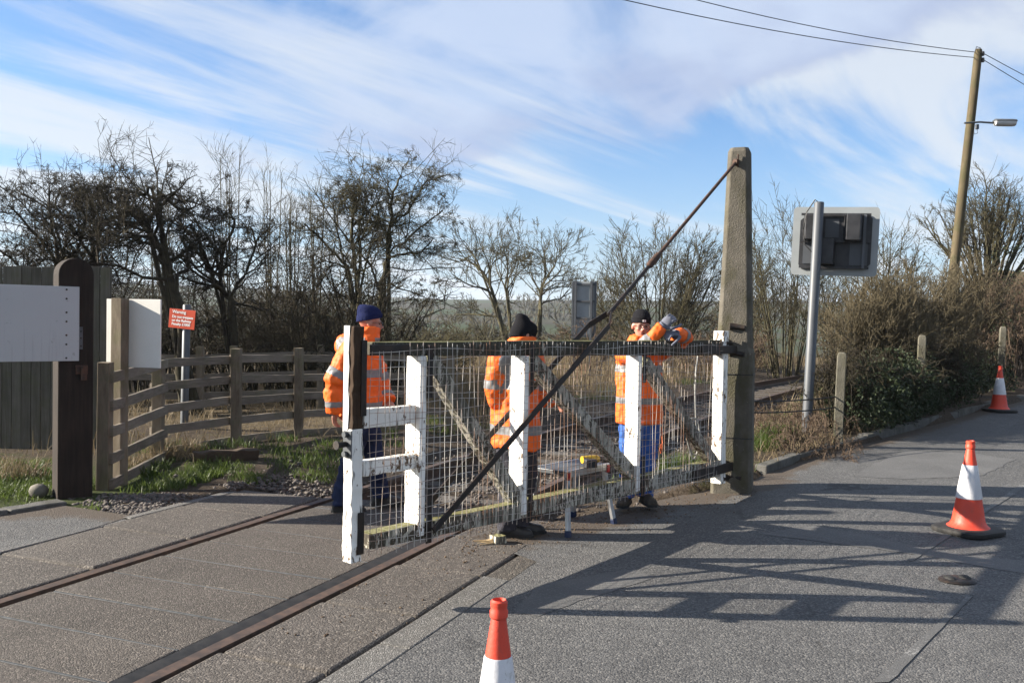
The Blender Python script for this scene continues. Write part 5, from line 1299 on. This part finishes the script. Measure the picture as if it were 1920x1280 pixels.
# wide-crowned trees in the middle distance
def spread_tree(label, px, Yd, crown, seed, rad=.16):
    lines = [(l, Yd * .04 * (-1) ** i) for i, l in enumerate(crown)]
    lv = [dict(n=7, tmin=.35, tmax=1, ang=42, lratio=.5, K=6, curl=.22, up=.06, rratio=.6, sides=4), dict(n=7, tmin=.2, tmax=1, ang=42, lratio=.52, K=5, curl=.24, up=.08, rratio=.55, minr=.013, also=3), dict(n=8, tmin=.2, tmax=1, ang=40, lratio=.45, K=4, curl=.2, up=.10, rratio=.6, minr=.009)]
    hero('spreading_tree', label, px, Yd, lines, [rad] + [rad * .6] * (len(lines) - 1), seed, M['bark'], lv, group='umbrella-crowned trees in the middle distance')
spread_tree('left umbrella-crowned bare tree in the gap, its trunk leaning left', 952, 46, [[(935, 590), (922, 545), (905, 510), (880, 490), (862, 485)], [(922, 548), (918, 500), (905, 470)], [(905, 512), (885, 475), (880, 470)], [(925, 555), (880, 535), (850, 515)], [(940, 600), (900, 590), (855, 590)]], 41)
spread_tree('middle umbrella-crowned bare tree, upright between its two neighbours', 958, 50, [[(955, 580), (948, 540), (952, 500), (945, 468)], [(950, 545), (965, 500), (972, 470)], [(949, 550), (930, 500), (935, 465)], [(952, 510), (985, 480)]], 42, .13)
spread_tree('right umbrella-crowned bare tree beside the grey sign', 1008, 44, [[(1012, 580), (1016, 545), (1022, 510), (1020, 470)], [(1016, 550), (1045, 515), (1056, 490)], [(1014, 560), (995, 510), (1000, 468)], [(1016, 545), (1040, 500), (1045, 470)], [(1012, 575), (1050, 560), (1065, 545)]], 43, .14)
# many-stemmed thickets: fan of straight shoots
def fan(name, label, px, Yd, w_px, top, seed, mat, n=26, fine=.006, group=None, low=640, sub=(9, 6), r0=.045, cat='tree', ang=36):
    b = base_at(px, Yd); rng = np.random.default_rng(seed); st = []
    H = at(px, top, Yd).z - b.z; W = w_px * Yd / FPX / 2
    for k in range(n):
        a = rng.uniform(0, 2 * math.pi); q = math.sqrt(rng.uniform(0, 1)); ex, ey = math.cos(a) * q, math.sin(a) * q * .6
        h = H * (1 - .42 * q ** 2.2) * rng.uniform(.82, 1.0); bx, by = ex * W * .30, ey * W * .30
        st.append([(bx, by, 0), (bx + ex * W * .22, by + ey * W * .22, h * .35), (bx + ex * W * .50, by + ey * W * .5, h * .7), (ex * W, ey * W, h)])
    lv = [dict(n=sub[0], tmin=.25, tmax=1, ang=ang, lratio=.34, K=5, curl=.14, up=.05, rratio=.5, minr=fine * 1.3, sides=3), dict(n=sub[1], tmin=.15, tmax=1, ang=ang + 3, lratio=.46, K=3, curl=.14, up=.05, rratio=.6, minr=fine, sides=3, also=3)]
    return tree(name, label, b, st, [r0 * rng.uniform(.5, 1) for _ in range(n)], seed, mat, lv, group=group, trunk_n=4, cat=cat)
TG = 'many-stemmed bare trees beyond the line'
fan('coppiced_tree', 'round many-stemmed bare tree between the gate stay and the concrete post', 1235, 33, 285, 412, 51, M['bark'], 44, .009, TG, sub=(12, 8), r0=.06)
fan('coppiced_tree', 'many-stemmed bare tree just right of the concrete post', 1475, 30, 210, 392, 52, M['bark'], 30, .008, TG)
fan('coppiced_tree', 'many-stemmed bare tree behind the right edge of the signal board', 1655, 27, 190, 420, 53, M['bark'], 30, .008, TG)
fan('coppiced_tree', 'largest many-stemmed bare tree behind the telegraph pole at the right edge', 1850, 29, 290, 330, 54, M['bark'], 44, .008, TG, sub=(12, 8), r0=.07)
fan('coppiced_tree', 'low far bare tree left of the round many-stemmed one, behind the grey sign', 1125, 60, 130, 505, 55, M['bark'], 24, .013, TG)
fan('coppiced_tree', 'faint many-stemmed bare tree low between concrete post and signal pole', 1410, 48, 170, 480, 56, M['bark'], 28, .011, TG)
fan('coppiced_tree', 'many-stemmed bare tree low behind the signal pole', 1560, 42, 180, 455, 57, M['bark'], 28, .010, TG)
SG = 'twiggy shrubs along the lane'
fan('twiggy_shrub', 'rounded tan-green twiggy shrub behind the nearest concrete fence post', 1645, 14.4, 215, 515, 61, M['bark_pale'], 110, .0050, SG, sub=(10, 5), r0=.014, cat='shrub')
fan('twiggy_shrub', 'rounded twiggy shrub left of the telegraph pole foot', 1735, 16.4, 190, 497, 62, M['bark_pale'], 90, .0054, SG, sub=(10, 5), r0=.014, cat='shrub')
fan('twiggy_shrub', 'twiggy shrub right of the telegraph pole foot', 1815, 19.0, 180, 490, 63, M['bark_pale'], 70, .0058, SG, sub=(10, 5), r0=.016, cat='shrub')
fan('twiggy_shrub', 'brown twiggy shrub on the bank at the far right edge', 1915, 22.0, 170, 520, 64, M['bark_brown'], 50, .0045, SG, sub=(11, 6), r0=.018, cat='shrub')

# ------------------------------------------------------------------ masses that read as one: scrub, brambles, far woods
def scatter_shrubs(name, label, spots, seed, mat, n=16, sub=(7, 5), fine=.005, r0=.015, arch=0.0, ang=34, curl=.16, cat='scrub', KB=3):
    """spots: (x, y, half width, height)"""
    rng = np.random.default_rng(seed); st = []
    P = []; Rr = []
    for x, y, w, h in spots:
        z = gz(x, y)
        a = rng.uniform(0, 2 * math.pi, n); q = np.sqrt(rng.uniform(0, 1, n)); ex, ey = np.cos(a) * q * w, np.sin(a) * q * w
        hh = h * rng.uniform(.55, 1, n) * (1 - .35 * q * q); s = np.stack([x + ex * .35, y + ey * .35, np.full(n, z)], 1)
        e = np.stack([x + ex, y + ey, z + hh], 1)
        for i in range(n):
            t = np.linspace(0, 1, 6)[:, None]; c = s[i] * (1 - t) + e[i] * t; c[:, 2] += arch * h * np.sin(t[:, 0] * math.pi) ; c[:, 2] -= arch * h * .8 * t[:, 0] ** 3
            c[1:] += rng.normal(0, .04 * h, (5, 3)) * .6; P.append(c); Rr.append(np.linspace(r0, r0 * .4, 6))
    P = np.array(P); Rr = np.array(Rr)
    A, ra = sprout(rng, P, Rr, sub[0], .1, 1, ang, .42, 4, curl, .04, .55, minr=fine * 1.2)
    B, rb = sprout(rng, A, ra, sub[1], .1, 1, ang, .5, KB, curl, .03, .6, minr=fine)
    v, q = merge([tubes(P, Rr, 3), tubes(A, ra, 3), tubes(B, rb, 3)])
    me = np_mesh(name, v, q); me.materials.append(mat)
    return link(bpy.data.objects.new(name, me), None, label, cat, kind='stuff')
rg = np.random.default_rng(77)
sp_ = []
for k in range(64):      # thorn scrub behind both fences
    px = rg.uniform(-60, 700); Yd = rg.uniform(16.5, 23); p = at(px, 640, Yd); sp_.append((p.x, Yd, rg.uniform(.9, 1.6), rg.uniform(1.6, 4.1)))
scatter_shrubs('thorn_scrub', 'dark tangle of thorn scrub behind the ranch fences', sp_, 1, M['bark_dark'], 10, (8, 5), .0055, .02, .12, 45, .24, KB=2)
sp_ = []
for k in range(34):
    px = rg.uniform(560, 830); Yd = rg.uniform(20, 30); p = at(px, 640, Yd); sp_.append((p.x, Yd, rg.uniform(.7, 1.3), rg.uniform(1.0, 1.9)))
scatter_shrubs('thorn_scrub', 'olive-brown scrub under the tall thin tree', sp_, 2, M['bark'], 11, (8, 5), .006, .018, .1, 40, .2, KB=2)
sp_ = []
for k in range(46):      # low wooded strip below the wide crowned trees and towards the coppice
    px = rg.uniform(780, 1420); Yd = rg.uniform(38, 62); p = at(px, 640, Yd); sp_.append((p.x, Yd, rg.uniform(1.5, 2.8), rg.uniform(.9, 1.9) if px < 1100 else rg.uniform(1.4, 3.2)))
scatter_shrubs('hedge_line', 'hazy strip of bare hedge and scrub across the middle distance', sp_, 3, M['bark'], 9, (7, 4), .012, .03, .05, 32, .16, KB=2)
sp_ = []
for k in range(40):
    px = rg.uniform(1090, 1760); Yd = rg.uniform(24, 36); p = at(px, 640, Yd)
    u_s, v_s = uv(p.x, Yd); vs_ = float(v_s - toff(u_s))
    if -1.6 < vs_ < 3.0: continue
    sp_.append((p.x, Yd, rg.uniform(1.0, 1.8), rg.uniform(1.0, 2.2)))
scatter_shrubs('bramble_scrub', 'brown scrub growing along both sides of the far track', sp_, 4, M['bark_brown'], 12, (7, 5), .0075, .018, .15, 38, .2, KB=2)
sp_ = []
for k in range(46):      # brambles and ivy hump behind the kerb
    t = rg.uniform(0, 1); px = 1565 + 330 * t; Yd = np.interp(px, [1565, 1720, 1800, 1900], [11.3, 13.4, 15.4, 18.6]) + rg.uniform(.0, 1.5); p = at(px, 640, Yd); sp_.append((p.x, Yd, rg.uniform(.5, .85), rg.uniform(.75, 1.5)))
scatter_shrubs('bramble_hedge', 'brambles heaped behind the kerb and the concrete posts, shade coloured in', sp_, 5, M['bark_dark'], 14, (7, 4), .0046, .009, .35, 50, .28, KB=2)  # dark hawthorn bark on the brambles paints in the shade of the hedge
sp_ = []
for k in range(26):      # dead stems round the foot of the signal
    px = rg.uniform(1420, 1590); Yd = rg.uniform(10.2, 13.5); p = at(px, 640, Yd); sp_.append((p.x, Yd, rg.uniform(.3, .55), rg.uniform(.18, .42)))
scatter_shrubs('dead_stems', 'tangle of dead brown stems round the foot of the signal pole', sp_, 6, M['bark_brown'], 10, (5, 3), .0026, .005, .45, 50, .3)
sp_ = []
for k in range(36):
    px = rg.uniform(1840, 2060); Yd = rg.uniform(17.5, 27); p = at(px, 640, Yd); sp_.append((p.x, Yd, rg.uniform(.6, 1.1), rg.uniform(.6, 1.7)))
scatter_shrubs('bank_scrub', 'brown bracken and bramble covering the bank at the right edge', sp_, 7, M['bark_brown'], 10, (7, 4), .005, .012, .3, 45, .25, KB=2)
sp_ = []
for k in range(110):     # far woods on the valley side
    y = rg.uniform(180, 620); x = y * rg.uniform(-.62, .42); sp_.append((x, y, rg.uniform(7, 14), rg.uniform(6, 10)))
for k in range(40):
    x = rg.uniform(-130, 20); y = rg.uniform(70, 140); sp_.append((x, y, rg.uniform(3, 5), rg.uniform(3, 5.5)))
scatter_shrubs('far_wood', 'distant brown woodland on the far side of the valley', sp_, 8, M['bark'], 6, (5, 3), .16, .25, 0, 34, .12, cat='wood', KB=2)

# leaves: ivy in the hedge, coloured dark to stand in for its shade
def leaves(name, label, spots, n, size, seed, mat, cat, flat=.0):
    rng = np.random.default_rng(seed); C = []
    for x, y, z, rx, rz, m_ in spots:
        d = norm_(rng.normal(0, 1, (m_, 3))) * (rng.uniform(0.55, 1, (m_, 1)) ** .5); C.append(np.array((x, y, z)) + d * np.array((rx, rx, rz)))
    C = np.concatenate(C); m_ = len(C); a = norm_(rng.normal(0, 1, (m_, 3))); b = norm_(np.cross(a, rng.normal(0, 1, (m_, 3))))
    s = size * rng.uniform(.6, 1.3, (m_, 1))
    V = np.stack([C - a * s, C + b * s * .7, C + a * s, C - b * s * .7], 1).reshape(-1, 3); Q = np.arange(m_ * 4).reshape(-1, 4)
    me = np_mesh(name, V, Q); me.materials.append(mat); return link(bpy.data.objects.new(name, me), None, label, cat, kind='stuff')
ls = []
for k in range(44):
    t = rg.uniform(0, 1); px = 1590 + 285 * t; Yd = np.interp(px, [1590, 1720, 1800, 1880], [11.6, 13.2, 15.2, 17.8]) + rg.uniform(.0, .9); p = at(px, 640, Yd)
    ls.append((p.x, Yd, gz(p.x, Yd) + rg.uniform(.08, .75), rg.uniform(.3, .55), rg.uniform(.22, .40), 620))
for px, Yd, h, rx, rz, n_ in ((1610, 11.9, .40, .42, .36, 900), (1650, 12.2, .30, .5, .32, 800), (1690, 12.8, .35, .45, .35, 600), (1760, 14.5, .3, .6, .4, 600), (1800, 15.8, .45, .6, .5, 500), (1878, 18.5, .6, .28, .75, 700), (1915, 20.5, 1.3, .6, .6, 400), (1900, 22, 1.9, .7, .5, 400), (1700, 27, 2.2, 1.2, 1.3, 900)):
    p = at(px, 640, Yd); ls.append((p.x, Yd, gz(p.x, Yd) + h, rx, rz, n_))
leaves('ivy', 'ivy leaves smothering the hedge behind the kerb, its shade coloured in', ls, 0, .021, 9, M['ivy'], 'ivy')

# ------------------------------------------------------------------ grass, stones and litter
def blades(name, label, spots, seed, mat, cat='grass'):
    """spots: (x, y, radius, count, height, lean)"""
    rng = np.random.default_rng(seed); V = []; 
    for x, y, r, n, h, ln in spots:
        q = np.sqrt(rng.uniform(0, 1, n)) * r; a = rng.uniform(0, 2 * math.pi, n); bx, by = x + np.cos(a) * q, y + np.sin(a) * q
        ok = ~(inside(road_r, bx, by) | inside(road_l, bx, by)); bx, by = bx[ok], by[ok]; n = len(bx)
        if n == 0: continue
        bz = ground_z(bx, by) - .01; d = rng.uniform(0, 2 * math.pi, n); hh = h * rng.uniform(.4, 1.1, n); l = ln * hh * rng.uniform(.3, 1.4, n)
        w = rng.uniform(.0022, .0045, n) * (1 + h); ca, sa = np.cos(d), np.sin(d); f = rng.uniform(0, 2 * math.pi, n); wx, wy = np.cos(f) * w, np.sin(f) * w
        p = lambda k, hz, ww: np.stack([np.stack([bx + ca * l * k + s * wx * ww, by + sa * l * k + s * wy * ww, bz + hh * hz], 1) for s in (-1, 1)], 1)
        V.append(np.concatenate([p(0, 0, 1), p(.25, .5, .9), p(.62, .85, .55), p(1.0, .98, .08)], 1))
    V = np.concatenate(V); m_ = len(V); o = np.arange(m_)[:, None] * 8
    Q = np.concatenate([o + np.array([[0, 1, 3, 2]]), o + np.array([[2, 3, 5, 4]]), o + np.array([[4, 5, 7, 6]])], 0)
    me = np_mesh(name, V.reshape(-1, 3), Q); me.materials.append(mat); return link(bpy.data.objects.new(name, me), None, label, cat, kind='stuff')
def on(px, py, *a): p = gp(px, py); return (p.x, p.y, *a)
gs = [on(1262, 878, .16, 260, .30, .5), on(1285, 872, .14, 220, .26, .5), on(1240, 890, .2, 220, .16, .6), on(1300, 868, .2, 200, .14, .6), on(1150, 905, .12, 160, .2, .5), on(1140, 915, .1, 80, .14, .5),
      on(1448, 862, .22, 300, .26, .55), on(1430, 872, .2, 240, .18, .6), on(1470, 856, .2, 200, .2, .6), on(1330, 905, .2, 120, .08, .7), on(1010, 918, .25, 160, .10, .6), on(1050, 912, .25, 160, .10, .6), on(950, 935, .25, 120, .09, .6)]
for k in range(85):
    px = rg.uniform(240, 640); py = rg.uniform(855, 925) - (px - 240) * .10; gs.append(on(px, py, .16, int(rg.uniform(20, 90)), rg.uniform(.05, .14), .7))
for k in range(90): gs.append(on(rg.uniform(-60, 95), rg.uniform(868, 938), .2, 70, rg.uniform(.04, .09), .8))
for a in ((300, 880), (280, 890), (375, 905), (400, 895), (165, 958), (345, 955), (170, 915)): gs.append(on(*a, .10, 90, .12, .6))
for k in range(60):
    t = rg.uniform(-1, 1); p = uvp(rg.uniform(5, 24), rg.choice([-1.6, 3.1]) + t * .5); u0, v0 = uv(p.x, p.y); p2 = uvp(float(u0), float(v0 + toff(u0))); gs.append((p2.x, p2.y, .3, 60, rg.uniform(.08, .2), .6))
blades('grass', 'green grass tufts on the verges and beside the track', gs, 11, M['grass'])
ss = []
for k in range(240):
    px = rg.uniform(820, 1560); Yd = rg.uniform(13, 38); p = at(px, 640, Yd); u0, v0 = uv(p.x, Yd); vv0 = float(v0 - toff(u0))
    if -1.7 < vv0 < 3.1: continue
    ss.append((p.x, Yd, .8, int(90), rg.uniform(.3, .75), .4))
for k in range(110):
    px = rg.uniform(-60, 800); Yd = rg.uniform(10.5, 17); p = at(px, 640, Yd); u0, v0 = uv(p.x, Yd)
    if float(v0 - toff(u0)) > -1.8: continue
    ss.append((p.x, Yd, .5, 36, rg.uniform(.10, .32), .8))
for a in ((290, 868), (255, 880), (335, 865), (360, 856), (310, 862), (20, 890), (8, 905), (60, 900)): ss.append(on(*a, .14, 90, .22, .8))
for k in range(34):
    px = rg.uniform(1400, 1620); Yd = rg.uniform(9.8, 13); p = at(px, 640, Yd); ss.append((p.x, Yd, .3, 26, rg.uniform(.08, .24), .9))
blades('dead_grass', 'tall dead straw-coloured grass along the line and verges', ss, 12, M['straw'])
# stones
def stones(name, label, pts, mat, cat, seed, lo, hi):
    rng = np.random.default_rng(seed); ico = np.array([(0, 0, 1), (.894, 0, .447), (.276, .851, .447), (-.724, .526, .447), (-.724, -.526, .447), (.276, -.851, .447), (.724, .526, -.447), (-.276, .851, -.447), (-.894, 0, -.447), (-.276, -.851, -.447), (.724, -.526, -.447), (0, 0, -1)])
    F_ = np.array([(0, 1, 2), (0, 2, 3), (0, 3, 4), (0, 4, 5), (0, 5, 1), (1, 6, 2), (2, 7, 3), (3, 8, 4), (4, 9, 5), (5, 10, 1), (2, 6, 7), (3, 7, 8), (4, 8, 9), (5, 9, 10), (1, 10, 6), (11, 7, 6), (11, 8, 7), (11, 9, 8), (11, 10, 9), (11, 6, 10)])
    n = len(pts); s = rng.uniform(lo, hi, (n, 1, 1)) * rng.uniform(.55, 1.25, (n, 1, 3)) * np.array((1, 1, .7)); V = ico[None] * s * rng.uniform(.75, 1.2, (n, 12, 1)) + np.asarray(pts)[:, None]
    Q = (F_[None] + np.arange(n)[:, None, None] * 12).reshape(-1, 3)
    me = np_mesh(name, V.reshape(-1, 3), Q); me.materials.append(mat); return link(bpy.data.objects.new(name, me), None, label, cat, kind='stuff')
pts = []
for k in range(4300):
    u0 = rg.uniform(DECK_END + .02, 17) if k % 3 else rg.uniform(DECK_END + .02, 7); v0 = rg.normal(.7, .95)
    p = uvp(u0, v0 + float(toff(u0))); pts.append((p.x, p.y, gz(p.x, p.y) + rg.uniform(-.01, .03)))
for k in range(900):
    p = gp(rg.normal(270, 60), rg.uniform(925, 962)); u0, v0 = uv(p.x, p.y)
    if v0 < -1.12: pts.append((p.x, p.y, gz(p.x, p.y) + rg.uniform(-.005, .012)))
for k in range(700):
    u0 = rg.uniform(3.3, 4.3); v0 = rg.uniform(-1.3, -.2); p = uvp(u0, v0); pts.append((p.x, p.y, gz(p.x, p.y) + rg.uniform(-.01, .03)))
stones('ballast', 'grey track ballast beyond the crossing deck and at its edge', pts, M['stone'], 'gravel', 13, .011, .030)
pts = []
for k in range(900):
    px = rg.uniform(860, 1420); py = np.interp(px, [860, 1150, 1420], [1020, 968, 910]) + rg.normal(0, 16); p = gpr(px, py); pts.append((p.x, p.y, max(gz(p.x, p.y), float(road_z(p.x, p.y))) + .002))
for k in range(130):
    p = uvp(rg.uniform(.3, 3), rg.uniform(1.55, 2.2)); pts.append((p.x, p.y, .001))
stones('leaf_litter', 'soil crumbs, bark and dead leaves along the road edge under the gate', pts, M['litter'], 'litter', 14, .003, .010)

# ------------------------------------------------------------------ thin winter haze over the valley
hz = MB().box((0, 0, 26), (5200, 5200, 76)).mesh('haze')
hm_ = bpy.data.materials.new('pale_blue_haze'); hm_.use_nodes = True; hn = hm_.node_tree; hn.nodes.clear()
ho = hn.nodes.new('ShaderNodeOutputMaterial'); pv = node(hn, 'ShaderNodeVolumePrincipled', {'Color': (0.80, 0.88, 1.0, 1), 'Density': 0.00022, 'Anisotropy': 0.2}); hn.links.new(pv.outputs[0], ho.inputs['Volume'])
hz.materials.append(hm_); link(bpy.data.objects.new('haze', hz), None, kind='stuff', label='thin pale haze lying over the whole valley', cat='haze')
